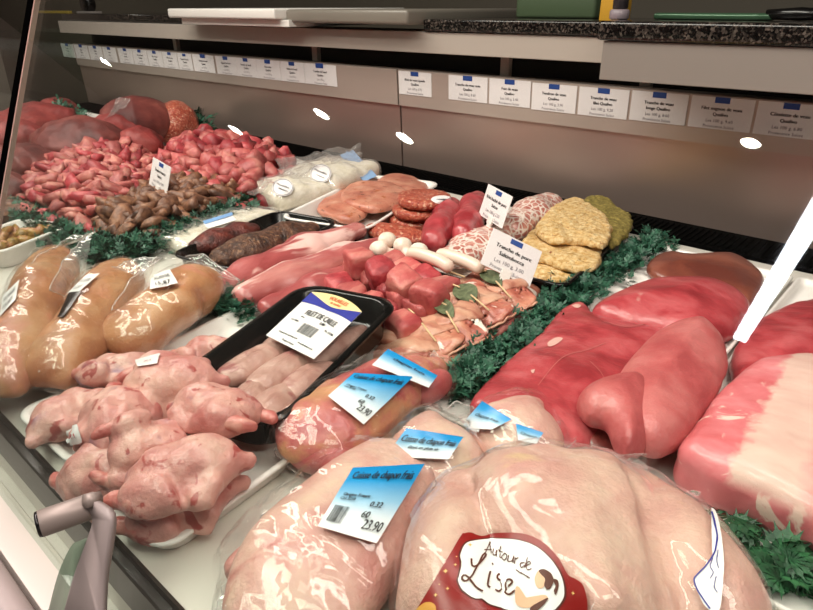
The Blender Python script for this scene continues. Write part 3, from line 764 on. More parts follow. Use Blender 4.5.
for cn, lb, sd in ((((137, 361), (160, 355), (158, 365), (139, 368)), 'small white paper tag lying on the large far quail', 1), (((66, 430), (78, 426), (84, 441), (70, 444)), 'small white paper tag stuck between the two left quails', 2)):
    r = thing('paper_tag', lb, 'tag', qsurf.px(*bil(cn, .5, .5), .002), 'paper tags on the quails')
    mk('paper', decal_grid(qsurf, cn, 6, 6, .0025), MT['paper'], r)
    mk('print', on_quad(qsurf, cn, lines2([('X1', .45, .35, .3, .5, 0)]), .0032), plain('red_ink', '#a8434a', .6), r, False)

# ------------------------------------------------------------------ black tray of quail fillets
BT_C, BT_R, BT_W, BT_L, BT_Z, BT_H = (-.539, .400), .312, .153, .296, .021, .040
bt = thing('fillet_tray', 'black plastic tray of quail fillets sealed under clear film with a printed label', 'tray', (BT_C[0], BT_C[1], BT_Z))
A = TR((BT_C[0], BT_C[1], BT_Z), (.03, 0, BT_R))
mk('tray', xf(tray_mesh(BT_W, BT_L, BT_H, .003, .012, .009, .035, 8), A), MT['black'], bt, label='black plastic tray')
lid = loops([[(x, y, BT_H + .0012) for x, y in rrect(BT_W - .004, BT_L - .004, .034, 8)]], False, True)
lid_vf = xf((np.array(lid[0]), lid[1]), A)
gx = [( (i / 20 - .5) * (BT_W - .004), (j / 28 - .5) * (BT_L - .004)) for j in range(29) for i in range(21)]
gf = [(j * 21 + i, j * 21 + i + 1, (j + 1) * 21 + i + 1, (j + 1) * 21 + i) for j in range(28) for i in range(20)]
gv = [(x, y, BT_H + .001 - .004 * max(0, math.cos(x / BT_W * PI) * math.cos(y / BT_L * PI)) + .0008 * math.sin(70 * x + 30 * y)) for x, y in gx]
film_vf = xf((np.array(gv), gf), A)
def inrr(x, y): return poly_d(np.array([x]), np.array([y]), rrect(BT_W - .004, BT_L - .004, .034, 8))[0] < .0
keep = [f for f in gf if all(inrr(*gx[i]) for i in f)]
mk('film', (film_vf[0], keep), MT['film_flat'], bt, label='clear lidding film')
S_lid = Surf(film_vf)
LB = ((312, 293), (362, 313), (314, 360), (266, 336))
def curved(u, v):  # bulging top edge of the label
    return u, v - .10 * (1 - v) * (1 - (2 * u - 1) ** 2)
lab = mk('label', decal_grid(S_lid, LB, 14, 14, .0012, curved), MT['label'], bt, label='white label with a yellow and blue head')
def cq(V2F): 
    V, Fc = V2F; return np.array([[u, 1 - curved(u, 1 - v)[1]] for u, v in V]), Fc
bl = [(0, .985), (0, .78)] + [(u, .78 - .0 * u) for u in ()] + [(.0, .77), (.25, .765), (.5, .72), (.75, .765), (1.0, .77), (1, .985), (.86, .90), (.68, .83), (.5, .81), (.32, .83), (.14, .90)]
def strip2(top, bot):
    n = len(top); return np.array(top + bot), [(i, i + 1, n + i + 1, n + i) for i in range(n - 1)]
us = [i / 16 for i in range(17)]
mk('blue_band', on_quad(S_lid, LB, cq(strip2([(u, .80 + .19 * abs(2 * u - 1) ** 1.6) for u in us], [(u, .73 + .045 * abs(2 * u - 1)) for u in us])), .0019), plain('deep_blue_print', '#3a3f9a', .4), lab)
mk('yellow_head', on_quad(S_lid, LB, cq(strip2([(u, 1.0) for u in us], [(u, .80 + .19 * abs(2 * u - 1) ** 1.6) for u in us])), .0018), plain('yellow_print', '#f0d9a0', .4), lab)
mk('red_lettering', on_quad(S_lid, LB, cq(lines2([('VOLAILLES', .52, .90, .085, .36, .0), ('de qualité', .52, .845, .05, .4, 0)])), .0026), plain('orange_red_ink', '#d0603f', .5), lab, False)
mk('lettering', on_quad(S_lid, LB, cq(lines2([('FILET DE CAILLE', .52, .555, .13, .60, 0)])), .0022), MT['ink'], lab, False)
mk('small_print', on_quad(S_lid, LB, cq(lines2([('Prix', .25, .49, .04, .1, 0), ('CH 2806', .18, .40, .04, .14, 0), ('2,80', .62, .49, .06, .2, 0), ('Fr. 12.90', .84, .43, .05, .2, 0),
    ('Conserver au frais 0-4', .3, .14, .04, .5, 0), ('A consommer cuit', .7, .10, .04, .4, 0), ('Origine France', .4, .04, .04, .5, 0)])), .0022), MT['ink'], lab, False)
mk('barcode', on_quad(S_lid, LB, cq(bars2(.36, .66, .25, .42, 20, 3)), .0022), MT['ink'], lab, False)
FL = [((204, 381), (168, 0)), ((238, 362), 0), ((262, 386), 0), ((280, 345), 0), ((300, 378), 0), ((322, 352), 0), ((346, 338), 0), ((250, 405), 0), ((286, 400), 0), ((318, 335), 0)]
FP = [((190, 372), (285, 348)), ((238, 352), (300, 330))]
fil = [((222, 378), (292, 344), .026), ((252, 388), (316, 352), .026), ((284, 396), (330, 366), .025), ((302, 362), (362, 330), .024), ((238, 410), (262, 384), .022), ((250, 424), (296, 388), .026), ((266, 350), (308, 330), .022)]
flb = ['pale quail fillet at the left side of the black tray', 'pale quail fillet in the middle of the black tray below the label', 'pale quail fillet along the right side of the black tray, near half', 'pale quail fillet along the tray right side, far half beside the label',
       'quail fillet at the near end of the black tray beside the quail pile', 'quail fillet lowest in the black tray, near its right corner', 'quail fillet mostly under the printed label in the black tray']
for k, (a, b, rr) in enumerate(fil):
    z = BT_Z + .017; a, b = P(*a, z), P(*b, z); c = (a + b) / 2; L = np.linalg.norm(b - a); yaw = math.atan2(b[1] - a[1], b[0] - a[0])
    f = union([ell((-.08 * L, 0, .013), (.48 * L, rr * .85, .0145)), ell((.30 * L, .004, .011), (.34 * L, rr * .55, .010)), ell((-.3 * L, -.006, .012), (.26 * L, rr * .7, .012))], .008)
    f = groove(f, cap((-.4 * L, .001, .030), (.3 * L, .003, .028), .004, .003), .006)
    vf = sdf(floor_cut(f, .001), (-.62 * L, -.032, -.001), (.62 * L, .032, .032), .003, [(.002, 60)])
    tag(mk('quail_fillet', xf(vf, TR((c[0], c[1], BT_Z + .0035 + .001 * (k % 2)), (0, 0, yaw))), MT['fillet']), flb[k], 'meat', 'quail fillets in the black tray')

# ------------------------------------------------------------------ bagged poultry
def flap_sheet(pts, n=16, amp=.002, seed=0):
    """a free film flap: bilinear between 4 world corners, gently rippled"""
    c = np.asarray(pts, float); nrm = np.cross(c[1] - c[0], c[3] - c[0]); nrm /= np.linalg.norm(nrm)
    V = []
    for j in range(n + 1):
        for i in range(n + 1):
            p = bil(c, i / n, j / n); u = np.array([[i / n * 4 + seed, j / n * 3, seed * 1.7]])
            V.append(p + nrm * (amp * 2 * vnoise(u, 1.0)[0] + amp * .7 * vnoise(u, 2.7)[0]))
    return np.array(V), [(j * (n + 1) + i, j * (n + 1) + i + 1, (j + 1) * (n + 1) + i + 1, (j + 1) * (n + 1) + i) for j in range(n) for i in range(n)]
def fin_sheet(path, w0, w1, up=(0, 0, 1), n=14, amp=.0015, seed=0):
    """film seam along a 3-D path, w0 inwards w1 outwards"""
    p = spline(path, 30); V = []
    for i, q in enumerate(p):
        for j in range(5):
            t = j / 4; V.append(q + np.array(up) * (w0 + (w1 - w0) * t) + np.array([0, 0, 1]) * amp * vnoise(np.array([[i * .5 + seed, j, seed]]), 1.0)[0])
    return np.array(V), [(i * 5 + j, i * 5 + j + 1, (i + 1) * 5 + j + 1, (i + 1) * 5 + j) for i in range(29) for j in range(4)]

# the big whole chicken in front
CC = np.array([-.128, .318, 0.0]); FAR = math.atan2(.746, -.666)   # +x of the local frame runs to the neck end, away from the glass
fs = [ell((.000, 0, .056), (.108, .068, .050)), ell((.050, 0, .060), (.058, .066, .042)), cap((.085, 0, .082), (-.06, 0, .100), .014, .011)]
for q in (-1, 1):
    fs += [ell((.045, q * .036, .064), (.060, .036, .038))]
body = union(fs, .02)
legs = []
for q in (-1, 1):
    legs.append(union([ell((.004, q * .084, .050), (.080, .038, .046), (0, 0, -q * .10)), cap((-.02, q * .084, .050), (-.110, q * .046, .056), .034, .016)], .02))
wing = [union([cap((.075, q * .072, .060), (.03, q * .098, .040), .020, .015), cap((.03, q * .098, .040), (.085, q * .10, .03), .014, .010)], .012) for q in (-1, 1)]
chick = lambda p: smin(smin(smin(smin(body(p), legs[0](p), .003), legs[1](p), .003), wing[0](p), .012), wing[1](p), .012)
chick0 = chick
chick1 = groove(chick0, cap((.070, -.058, .092), (-.125, -.036, .092), .004, .006), .012)
chick2 = groove(chick1, cap((.085, .062, .078), (-.10, .044, .086), .003, .003), .010)
chick_f = floor_cut(chick2, .003, .012)
A = TR(CC, (0, 0, FAR))
ck = thing('packaged_chicken', 'large whole chicken in a clear bag with a round topped dark red label', 'chicken', CC)
ck_vf = xf(relax(sdf(chick_f, (-.140, -.135, -.002), (.125, .135, .145), .004, [(.0022, 32), (.0010, 90)]), 1), A)
mk('body', ck_vf, MT['skin'], ck)
for q in (-1, 1):
    mk('leg_tip', xf(sdf(union([cap((-.110, q * .046, .056), (-.135, q * .042, .060), .0105, .008), ell((-.137, q * .042, .060), (.009, .010, .009))], .006), (-.152, -.07, .04), (-.1, .07, .08), .0025, [(.001, 120)]), A), MT['bone'], ck, label='red cut leg tip')
bagf = lambda p: chick(p) - .0042
bagf2 = union([bagf, ell((.07, 0, .050), (.055, .085, .044)), ell((-.1, 0, .055), (.04, .05, .040))], .012)
bag_vf = xf(sdf(floor_cut(bagf2, .001, .008), (-.158, -.15, -.003), (.14, .15, .16), .005, [(.002, 26), (.001, 60)]), A)
mk('bag', bag_vf, MT['film_tight'], ck, label='clear tight plastic bag')
rfl = A @ Matrix.Translation((.10, 0, .075))
def AW(x, y, z): return np.array(A @ Vector((x, y, z)))
mk('bag_end', join(flap_sheet([AW(.10, .05, .085), AW(.10, -.085, .075), AW(.135, -.105, .03), AW(.145, .045, .035)], 16, .006, 3), flap_sheet([AW(.088, -.03, .100), AW(.055, -.11, .07), AW(.085, -.125, .045), AW(.112, -.05, .075)], 14, .006, 8)), MT['film_loose'], ck, label='crumpled bag end')
S = Surf(bag_vf)
S.px(520, 545)
olp = smooth_loop([(464, 535), (470, 534), (481, 537.5), (495, 534), (520, 534), (536, 539), (548, 547), (560, 560), (569, 575.5), (577, 580), (584, 586), (588, 600), (588, 625), (580, 655), (500, 668), (420, 662), (400, 640), (418, 610), (440, 573), (460, 538)], 100)
lb = mk('label', on_px(S, fan2(olp, 16, (500, 600)), .0016), plain('dark_red_label', '#8c1c1a', .3), ck, label='dark red label with white oval panel')
oval = [(466, 545), (480, 541.5), (500, 540), (520, 542), (538, 549), (554, 563), (564, 580), (566, 596), (560, 606), (552, 612), (530, 616), (512, 612), (490, 606), (481, 600), (473, 599), (463, 592), (458, 583), (459, 577), (461, 566), (460, 556)]
ov = smooth_loop(oval, 90); oc = np.array((510, 577)); 
mk('panel_edge', on_px(S, fan2(oc + (ov - oc) * 1.035, 10, oc), .0019), plain('brown_edge', '#5a2018', .4), lb)
mk('white_panel', on_px(S, fan2(ov, 12, oc), .0022), MT['label'], lb)
BR = plain('brown_script_ink', '#5d2e1f', .5)
def script(strokes, w): return join(*[(lambda q: (np.c_[q[0], np.zeros(len(q[0]))], q[1]))(ribbon2(s, w, 26)) for s in strokes])
lise = [[(470, 561), (470.5, 568), (475, 568.5), (481, 562), (484, 557), (481.5, 556.5), (476, 568), (470, 579), (465, 583), (461.5, 581), (463, 577.3), (468, 580), (474, 588.5), (481, 593)],
        [(488.2, 573.5), (486.6, 580), (485.8, 587), (488, 589.5)], [(500.5, 576.5), (496.5, 577.5), (496, 581), (500, 584), (501, 589), (497.5, 593), (493, 591.5)],
        [(505.5, 590), (510.5, 587.5), (514.5, 583.5), (511, 581), (506.8, 586), (507, 593), (511.5, 595.5), (517, 591.5)], [(490.0, 565.6), (491.4, 567.4)]]
sc = script(lise, 1.9); sc = (sc[0][:, :2], sc[1])
mk('script_name', on_px(S, sc, .0028), BR, lb, False, label='brown script Lise')
au = [[(483, 556), (487, 546), (488, 545), (490, 556)], [(482, 552), (491, 552)], [(493, 551), (492, 557), (496, 557), (498, 552), (497, 559)], [(503, 548), (501, 559), (503, 560)], [(499, 552), (505, 554)],
      [(507, 555), (504, 559), (507, 562), (509, 558), (507, 555)], [(511, 557), (510, 563), (514, 563), (516, 558), (515, 565)], [(517.5, 560), (516.5, 566)], [(517, 562), (520, 560)],
      [(526, 565), (522, 566), (523, 570), (526, 568)], [(529, 560), (526, 570)], [(528, 568), (532, 566), (530, 564), (527.5, 568), (529, 572), (533, 571)], [(518, 572), (531, 580)]]
sc = script(au, .95); sc = (sc[0][:, :2], sc[1])
mk('script_line', on_px(S, sc, .0028), BR, lb, False, label='small brown script Autour de')
def flat(name, pts, col, off, par=lb, n=30, sm=True):
    q = smooth_loop(pts, n) if sm else np.array(pts, float)
    mk(name, on_px(S, fan2(q, 3), off), plain(name + '_print', col, .5), par, False)
flat('drawn_face', [(537, 577), (540, 573), (546, 574), (549, 580), (547, 587), (542, 590), (538, 588), (536, 582)], '#e8b796', .0027)
flat('drawn_hair', [(540, 573), (546, 571.5), (553, 575), (556, 582), (553, 589), (549, 591), (546, 587), (547, 581), (543, 577)], '#5a2a1c', .0029)
flat('drawn_ponytail', [(555, 581), (560, 582), (561, 588), (558, 596), (556, 592), (558, 587)], '#5a2a1c', .0029)
flat('drawn_arm', [(518, 588), (522, 590), (521, 598), (530, 602), (545, 596), (549, 601), (530, 609), (519, 606), (517, 598)], '#e8b796', .0026)
flat('drawn_dress', [(533, 608), (545, 601), (550, 599), (548, 603), (540, 611), (533, 612)], '#5a2a1c', .0030)
stars = []
for x, y, s_ in ((469, 547, 2.4), (455, 567, 1.8), (446, 573, 2.4), (448, 590, 2.0), (437, 596, 2.2), (456, 559, 1.0), (440, 586, 1), (575, 594, 2)):
    stars.append((np.array([(x, y - s_), (x + s_ * .25, y - s_ * .25), (x + s_, y), (x + s_ * .25, y + s_ * .25), (x, y + s_), (x - s_ * .25, y + s_ * .25), (x - s_, y), (x - s_ * .25, y - s_ * .25), ]), [tuple(range(8))]))
st = join(*[(np.c_[a_, np.zeros(8)], b_) for a_, b_ in stars])
mk('star_marks', on_px(S, (st[0][:, :2], st[1]), .0024), plain('gold_print', '#f0c37a', .4), lb, False)
flat('gold_sparkle', [(425, 604), (432, 603), (437, 607), (436, 616), (422, 622), (417, 613)], '#d99a44', .0024)
# price slip seen edge-on at the right side of the bag
slip = [(710, 512), (714, 513), (719, 530), (723, 560), (722, 590), (718, 612), (706, 608), (697, 590), (695, 580), (705, 568), (716, 556), (721, 540)]
q = smooth_loop(slip, 60); sl = mk('price_slip', on_px(S, fan2(q, 8), .0018), MT['label'], ck, label='white slip with blue edge line on the right side')
bl = script([[(710, 514), (713, 524), (716, 538), (715, 548), (713, 556), (706, 567), (697, 577), (695, 582), (698, 591), (704, 601), (710, 610)]], 1.6)
mk('blue_outline', on_px(S, (bl[0][:, :2], bl[1]), .0024), plain('blue_ink', '#2a2f8c', .5), sl, False)
bl = script([[(712, 560), (710, 568), (713, 574), (710, 580)], [(717, 552), (716, 562), (718, 570)], [(716, 578), (714, 588), (717, 594)]], .9)
mk('lettering', on_px(S, (bl[0][:, :2], bl[1]), .0024), plain('blue_small_ink', '#3b3f86', .5), sl, False)

# capon thighs in bags with blue labels
def bagged(name, label, near, far, z, prims, mats, ext, corners, texts, flaps, disp=((.002, 40), (.001, 90)), infl=.0062, kbag=.03, cat='poultry', bar=True, film='film', second=None, lift=0.0, h=.0038):
    a, b = P(*near, z), P(*far, z); c = (a + b) / 2; L = np.linalg.norm(b - a); yaw = math.atan2(b[1] - a[1], b[0] - a[0])
    A = TR((c[0], c[1], lift), (0, 0, yaw)); root = thing(name, label, cat, (c[0], c[1], lift))
    fs = prims(L); lo = (-ext[0] * L, -ext[1], -.002); hi = (ext[0] * L, ext[1], ext[2]); Ss = []
    for nm, f, m in fs:
        vf = xf(sdf(floor_cut(f, .002, .006), lo, hi, h, list(disp)), A); mk(nm, vf, m, root); Ss.append(f)
    allf = union(Ss, kbag)
    bf = lambda p: allf(p) - infl
    bvf = xf(sdf(floor_cut(bf, .001, .006), (lo[0] - .012, lo[1] - .012, -.003), (hi[0] + .012, hi[1] + .012, hi[2] + .012), h + .0005, [(.0042, 24), (.0016, 70)]), A)
    mk('bag', bvf, MT[film], root, label='clear crinkled plastic bag')
    if flaps:
        sh = []
        for k, q in enumerate(flaps):
            sh.append(flap_sheet([P(x, y, zz) for x, y, zz in q], 14, .0028, k * 3 + len(name)))
        mk('bag_end', join(*sh), MT['film_loose'], root, label='loose flat end of the bag')
        ed = []
        for V_, F_ in sh:
            G_ = V_.reshape(15, 15, 3); ed += [tube(G_[-1], .0007, 5), tube(G_[:, 0], .0006, 5), tube(G_[:, -1], .0006, 5)]
        mk('bag_seam', join(*ed), MT['seam'], root, label='whitish sealed edge of the bag')
    S = Surf(bvf); labs = []
    for k, cn in enumerate(corners):
        S.pl = None; S.px(*bil(cn, .5, .5))
        n = 14; vf = decal_grid(S, cn, n, n, .0014)
        o = mk('label', vf, MT['bluelabel'], root, label='printed label, blue fading to white')
        at = o.data.attributes.new('v', 'FLOAT', 'POINT'); at.data.foreach_set('value', [j / n for j in range(n + 1) for i in range(n + 1)])
        mk('lettering', on_quad(S, cn, lines2(texts[k][0]), .0026), MT['ink'], o, False)
        if texts[k][1]: mk('barcode', on_quad(S, cn, bars2(*texts[k][1], 14, 5), .0026), MT['ink'], o, False)
    return root
def thigh_prims(L, m='thigh'):
    f = union([ell((-.20 * L, 0, .034), (.30 * L, .050, .032)), ell((.08 * L, .006, .032), (.30 * L, .044, .028)), cap((.15 * L, .004, .032), (.46 * L, -.004, .026), .026, .015)], .02)
    e = union([ell((-.36 * L, -.012, .026), (.12 * L, .040, .022)), ell((.30 * L, -.030, .030), (.12 * L, .016, .018))], .02)
    return [('thigh', f, MT['thigh']), ('flesh', e, MT['beef_pink'])]
CF = [('Cuisse de chapon frais', .5, .80, .16, .86, .05), ('0.32', .66, .40, .11, .2, 0), ('60', .60, .25, .12, .2, 0), ('23.90', .78, .12, .17, .3, 0), ('Origine France', .3, .52, .07, .4, 0), ('CH 3210', .2, .46, .06, .3, 0)]
CF2 = [('Cuisse de chapon frais', .5, .55, .32, .9, .05), ('élevé en plein air', .5, .32, .16, .5, 0)]
bagged('packaged_capon_thigh', 'bagged orange and pink capon thigh with two blue labels, leaning on the black tray', (283, 452), (438, 358), .035, thigh_prims, None, (.62, .066, .075),
       [((354, 374), (413, 377), (363, 425), (328, 397)), ((388, 350), (437, 376), (428, 388), (372, 366))], [(CF, None), ([('chapon frais', .5, .6, .2, .6, 0)], None)],
       [[(425, 372, .04), (445, 385, .02), (459, 392, .012), (432, 352, .03)], [(278, 446, .03), (300, 470, .01), (302, 477, .006), (274, 452, .015)]])
def capon_prims(L):
    f = union([ell((-.12 * L, 0, .036), (.38 * L, .062, .034)), ell((.18 * L, .0, .034), (.32 * L, .052, .030)), cap((.1 * L, .020, .034), (.45 * L, .030, .022), .022, .013)], .02)
    e = cap((.28 * L, .048, .028), (-.25 * L, .062, .020), .013, .010)
    return [('thigh', f, MT['capon']), ('neck_skin', e, MT['capon'])]
bagged('packaged_capon_thigh', 'large pale bagged capon thigh at the front with a blue label and bar code', (246, 652), (412, 446), .035, capon_prims, None, (.60, .09, .09),
       [((353, 469), (424, 465), (376, 544), (318, 527))], [(CF, (.08, .32, .1, .36))],
       [[(300, 520, .03), (225, 590, .008), (212, 612, .004), (270, 600, .03)], [(330, 475, .03), (268, 508, .006), (240, 560, .003), (300, 530, .02)]])
def small_prims(L):
    f = union([ell((-.05 * L, 0, .030), (.44 * L, .046, .028)), cap((0, .012, .030), (.48 * L, .018, .026), .026, .015)], .02)
    return [('thigh', f, MT['capon'])]
bagged('packaged_capon_thigh', 'bagged pale capon thigh between the front one and the big chicken, one short blue label', (425, 490), (447, 418), .035, small_prims, None, (.62, .062, .08),
       [((407, 429), (463, 438), (448, 460), (387, 457))], [(CF2, None)], [[(448, 430, .045), (475, 412, .03), (470, 402, .02), (425, 412, .02)]])
bagged('packaged_capon_thigh', 'bagged pale capon thigh behind the big chicken with two small blue labels', (490, 455), (548, 408), .035, small_prims, None, (.66, .062, .08),
       [((483, 402), (512, 420), (492, 430), (460, 428)), ((516, 424), (543, 433), (536, 444), (518, 441))], [([('chapon frais', .5, .5, .2, .7, 0)], None), ([('Chapon', .5, .4, .25, .7, 0)], None)],
       [[(548, 425, .04), (560, 405, .02), (590, 430, .02), (566, 448, .03)]])

# three yellow corn-fed chickens in bags
def yprims(kind):
    def g(L):
        fs = [ell((-.02 * L, 0, .038), (.48 * L, .038, .036)), ell((.20 * L, 0, .043), (.28 * L, .040, .034)), ell((-.30 * L, .016, .032), (.20 * L, .024, .026)), ell((-.30 * L, -.016, .032), (.20 * L, .024, .026)), cap((.30 * L, 0, .042), (.48 * L, .0, .036), .022, .014)]
        if kind == 2: fs += [cap((-.3 * L, -.026, .042), (-.02 * L, -.030, .046), .014, .019)]
        f = union(fs, .018)
        if kind == 2: f = groove(f, cap((-.35 * L, -.011, .070), (.1 * L, -.014, .078), .006, .005), .010)
        return [('body', f, MT['yellow'])]
    return g
YT = [('SUISSE', .5, .55, .25, .8, 0), ('15,87', .45, .15, .3, .6, 0)]
yb = [('packaged_yellow_chicken', 'yellow corn fed chicken in a clear bag, leftmost of the three bagged chickens', (-4, 388), (62, 256), 0, [((4, 296), (20, 280), (16, 300), (0, 318))],
       [[(62, 246, .085), (30, 262, .1), (74, 236, .11), (96, 232, .115)], [(72, 300, .06), (96, 232, .115), (70, 250, .1), (50, 290, .1)]], YT),
      ('packaged_yellow_chicken', 'yellow corn fed chicken in a clear bag, middle one with a black tag', (46, 378), (130, 270), 1, [((86, 276), (100, 274), (80, 292), (68, 294))],
       [[(140, 276, .085), (112, 268, .095), (134, 258, .1), (161, 258, .1)], [(130, 310, .05), (161, 258, .1), (140, 268, .1), (112, 310, .08)]], YT),
      ('packaged_yellow_chicken', 'yellow corn fed chicken in a clear bag, rightmost of the three, nearest the fillet tray', (112, 344), (214, 279), 2, [((152, 276), (170, 270), (178, 284), (150, 290))],
       [[(196, 266, .07), (186, 256, .085), (203, 254, .085), (240, 280, .05)], [(216, 300, .03), (205, 275, .07), (240, 280, .05), (234, 288, .03)]], YT)]
for nm, lbl, n_, f_, kd, cn, fl, tx in yb:
    root = bagged(nm, lbl, n_, f_, .045, yprims(kd), None, (.58, .070, .10), [], [], fl, cat='chicken', lift=.008, infl=.003)
    bag = [c for c in root.children if c.name.startswith('bag') and 'end' not in c.name][0]
    bpy.context.view_layer.update()
    S = Surf(world_vf(bag)); S.px(*bil(cn[0], .5, .5))
    o = mk('label', decal_grid(S, cn[0], 8, 8, .0014), MT['label'], root, label='small white price label')
    mk('lettering', on_quad(S, cn[0], lines2(tx), .0026), MT['ink'], o, False)
    if kd == 1:
        cq_ = ((70, 293), (82, 292), (64, 318), (58, 318)); mk('black_tag', decal_grid(S, cq_, 6, 6, .0016), MT['black'], root, label='black tag')
def pxs(pts, z): return [P(x, y, z)[:2] for x, y in pts]
def xyt(*a): return np.array(a, float)
def lump(name, label, a, b, z0, w, hgt, m, group=None, cat='meat', prof=((-.5, .75), (-.2, 1), (.2, .95), (.5, .6)), disp=((.003, 26), (.0012, 80)), h=.004, bend=0.0, root=None, lz=0.0, flat_bottom=True):
    """a long muscle lying between two photo points"""
    a, b = P(*a, z0 + hgt * .5), P(*b, z0 + hgt * .5); L = np.linalg.norm((b - a)[:2]); yaw = math.atan2(b[1] - a[1], b[0] - a[0]); c = (a + b) / 2
    fs = []
    for (t0, r0), (t1, r1) in zip(prof[:-1], prof[1:]):
        e0 = .5 * w * r0; e1 = .5 * w * r1
        y0 = bend * (1 - (2 * t0) ** 2); y1 = bend * (1 - (2 * t1) ** 2)
        fs.append((t0 * L, y0, e0, t1 * L, y1, e1))
    k = hgt / w
    def f(p):
        q = p * np.array([1, 1, 1 / k]); d = None
        for x0, y0, e0, x1, y1, e1 in fs:
            sh0 = math.copysign(e0 * .8, x0) if abs(abs(x0) - .5 * L) < 1e-6 else 0; sh1 = math.copysign(e1 * .8, x1) if abs(abs(x1) - .5 * L) < 1e-6 else 0
            g = cap((x0 - sh0, y0, w / 2), (x1 - sh1, y1, w / 2), e0, e1)(q); d = g if d is None else smin(d, g, .02)
        return d * min(1, k * 1.1)
    vf = sdf(floor_cut(f, .0, .006), (-.5 * L - .02, -.5 * w - .02 - abs(bend), -.002), (.5 * L + .02, .5 * w + .02 + abs(bend), hgt + .012), h, list(disp))
    o = mk(name, xf(vf, TR((c[0], c[1], z0 + .001 + lz), (0, 0, yaw))), m, root)
    return tag(o, label, cat, group) if root is None else o

# ------------------------------------------------------------------ right side: white sheets with the veal cuts
def sheet(name, x0, x1, y0, y1, label, z=0.0, h=.014, m='white'):
    tray(name, ((x0 + x1) / 2, (y0 + y1) / 2), x1 - x0, y1 - y0, 0, h, MT[m], label, z, .012, .004, rim=.004)
sheet('display_tray', -.420, -.164, .455, 1.15, 'white display tray under the big red veal cuts behind the large chicken')
sheet('display_tray', -.158, .14, .43, 1.15, 'white display tray at the right edge under the veal loin')
ZT = .0045
big = [(470, 398), (492, 368), (540, 326), (566, 302), (585, 300), (602, 312), (640, 318), (668, 322), (668, 350), (640, 385), (612, 420), (590, 440), (560, 446), (520, 432), (490, 410)]
bv = slab(pxs(big, .03), ZT, .034, .0042, .014, .45, [(.004, 16), (.0012, 60)])
bo = thing('veal_cut', 'broad flat red veal cut with pale sinews, beside the parsley row', 'meat', (*bv[0].mean(0)[:2], ZT))
mk('muscle', bv, MT['beef'], bo); S = Surf(bv); S.px(540, 380)
sn = script([[(606, 343), (588, 350), (566, 356), (552, 368), (538, 386)], [(648, 324), (626, 327), (604, 322)], [(590, 362), (600, 372), (606, 384)]], .65)
mk('sinew', on_px(S, (sn[0][:, :2], sn[1]), .0009), plain('pale_sinew', '#bc6a67', .4), bo, label='thin pale sinew lines')
fp_ = [smooth_loop(q, 16) for q in ([(572, 306), (577, 304.5), (581, 306), (577, 308.5)], [(548, 343), (556, 338), (563, 339), (556, 345), (549, 347)], [(531, 371), (535, 370), (533, 374)])]
fv = join(*[(np.c_[fan2(q, 3)[0], np.zeros(49)], fan2(q, 3)[1]) for q in fp_])
mk('fat_fleck', on_px(S, (fv[0][:, :2], fv[1]), .0009), plain('fat_fleck', '#d9aaa0', .4), bo, label='small pale fat flecks')
m2 = [(594, 300), (606, 288), (640, 274), (680, 270), (715, 273), (742, 284), (754, 297), (746, 312), (728, 322), (700, 326), (668, 318), (630, 312)]
tag(mk('veal_cut', slab(pxs(m2, .045), ZT, .058, .0045, .022, .55, [(.003, 18), (.001, 70)]), MT['beef']), 'rounded bright red veal cut at the far side, behind the folded rosy one', 'meat')
lv = [(648, 262), (656, 250), (672, 246), (690, 249), (730, 248), (752, 256), (765, 268), (764, 284), (752, 296), (735, 290), (700, 276), (665, 272)]
tag(mk('liver', slab(pxs(lv, .03), ZT, .030, .0045, .012, .5, [(.003, 20)]), MT['liver']), 'flat brown piece of liver in the shade below the back panel', 'liver')
lo_ = [(575, 424), (600, 405), (640, 410), (668, 414), (672, 428), (652, 446), (620, 452), (590, 446)]
tag(mk('veal_cut', slab(pxs(lo_, .022), ZT, .026, .004, .01, .4, [(.003, 24), (.001, 80)]), MT['beef_dark']), 'darker red slice of veal poking out below the folded rosy cut', 'meat')
fold = [(612, 374), (630, 346), (655, 322), (680, 310), (706, 309), (727, 324), (734, 348), (727, 372), (708, 396), (684, 418), (664, 429), (642, 424), (622, 402)]
z_f = .030
r = thing('folded_veal', 'thick folded rosy veal cut lying over the flat red one', 'meat', P(660, 375, z_f)*np.array([1,1,0]) + np.array([0,0,z_f]))
mk('roll', slab(pxs(fold, .07), z_f, .062, .0045, .03, .6, [(.004, 16), (.0012, 70)]), MT['beef_pink'], r)
lobe = [(580, 384), (588, 372), (612, 364), (636, 362), (655, 372), (660, 396), (650, 420), (632, 432), (618, 420), (606, 402), (590, 398)]
mk('lobe', slab(pxs(lobe, .075), z_f + .002, .058, .004, .022, .5, [(.004, 22), (.001, 70)]), MT['beef_pink'], r)
mr = [(733, 352), (738, 336), (752, 318), (775, 302), (813, 294), (850, 300), (860, 350), (813, 366), (780, 366), (752, 372), (738, 366)]
tag(mk('veal_cut', slab(pxs(mr, .04), ZT, .052, .0045, .024, .55, [(.003, 20), (.001, 80)]), MT['beef']), 'red veal cut at the right edge behind the pale fatty loin', 'meat')
loin = [(678, 446), (694, 420), (715, 392), (738, 370), (762, 357), (813, 354), (870, 372), (905, 480), (885, 548), (813, 514), (758, 488), (710, 468)]
lo_o = tag(mk('veal_loin', slab(pxs(loin, .052), ZT, .066, .0045, .016, .25, [(.003, 20), (.001, 80)]), MT['loin']), 'thick veal loin joint with a pale fat cap at the right edge', 'meat')

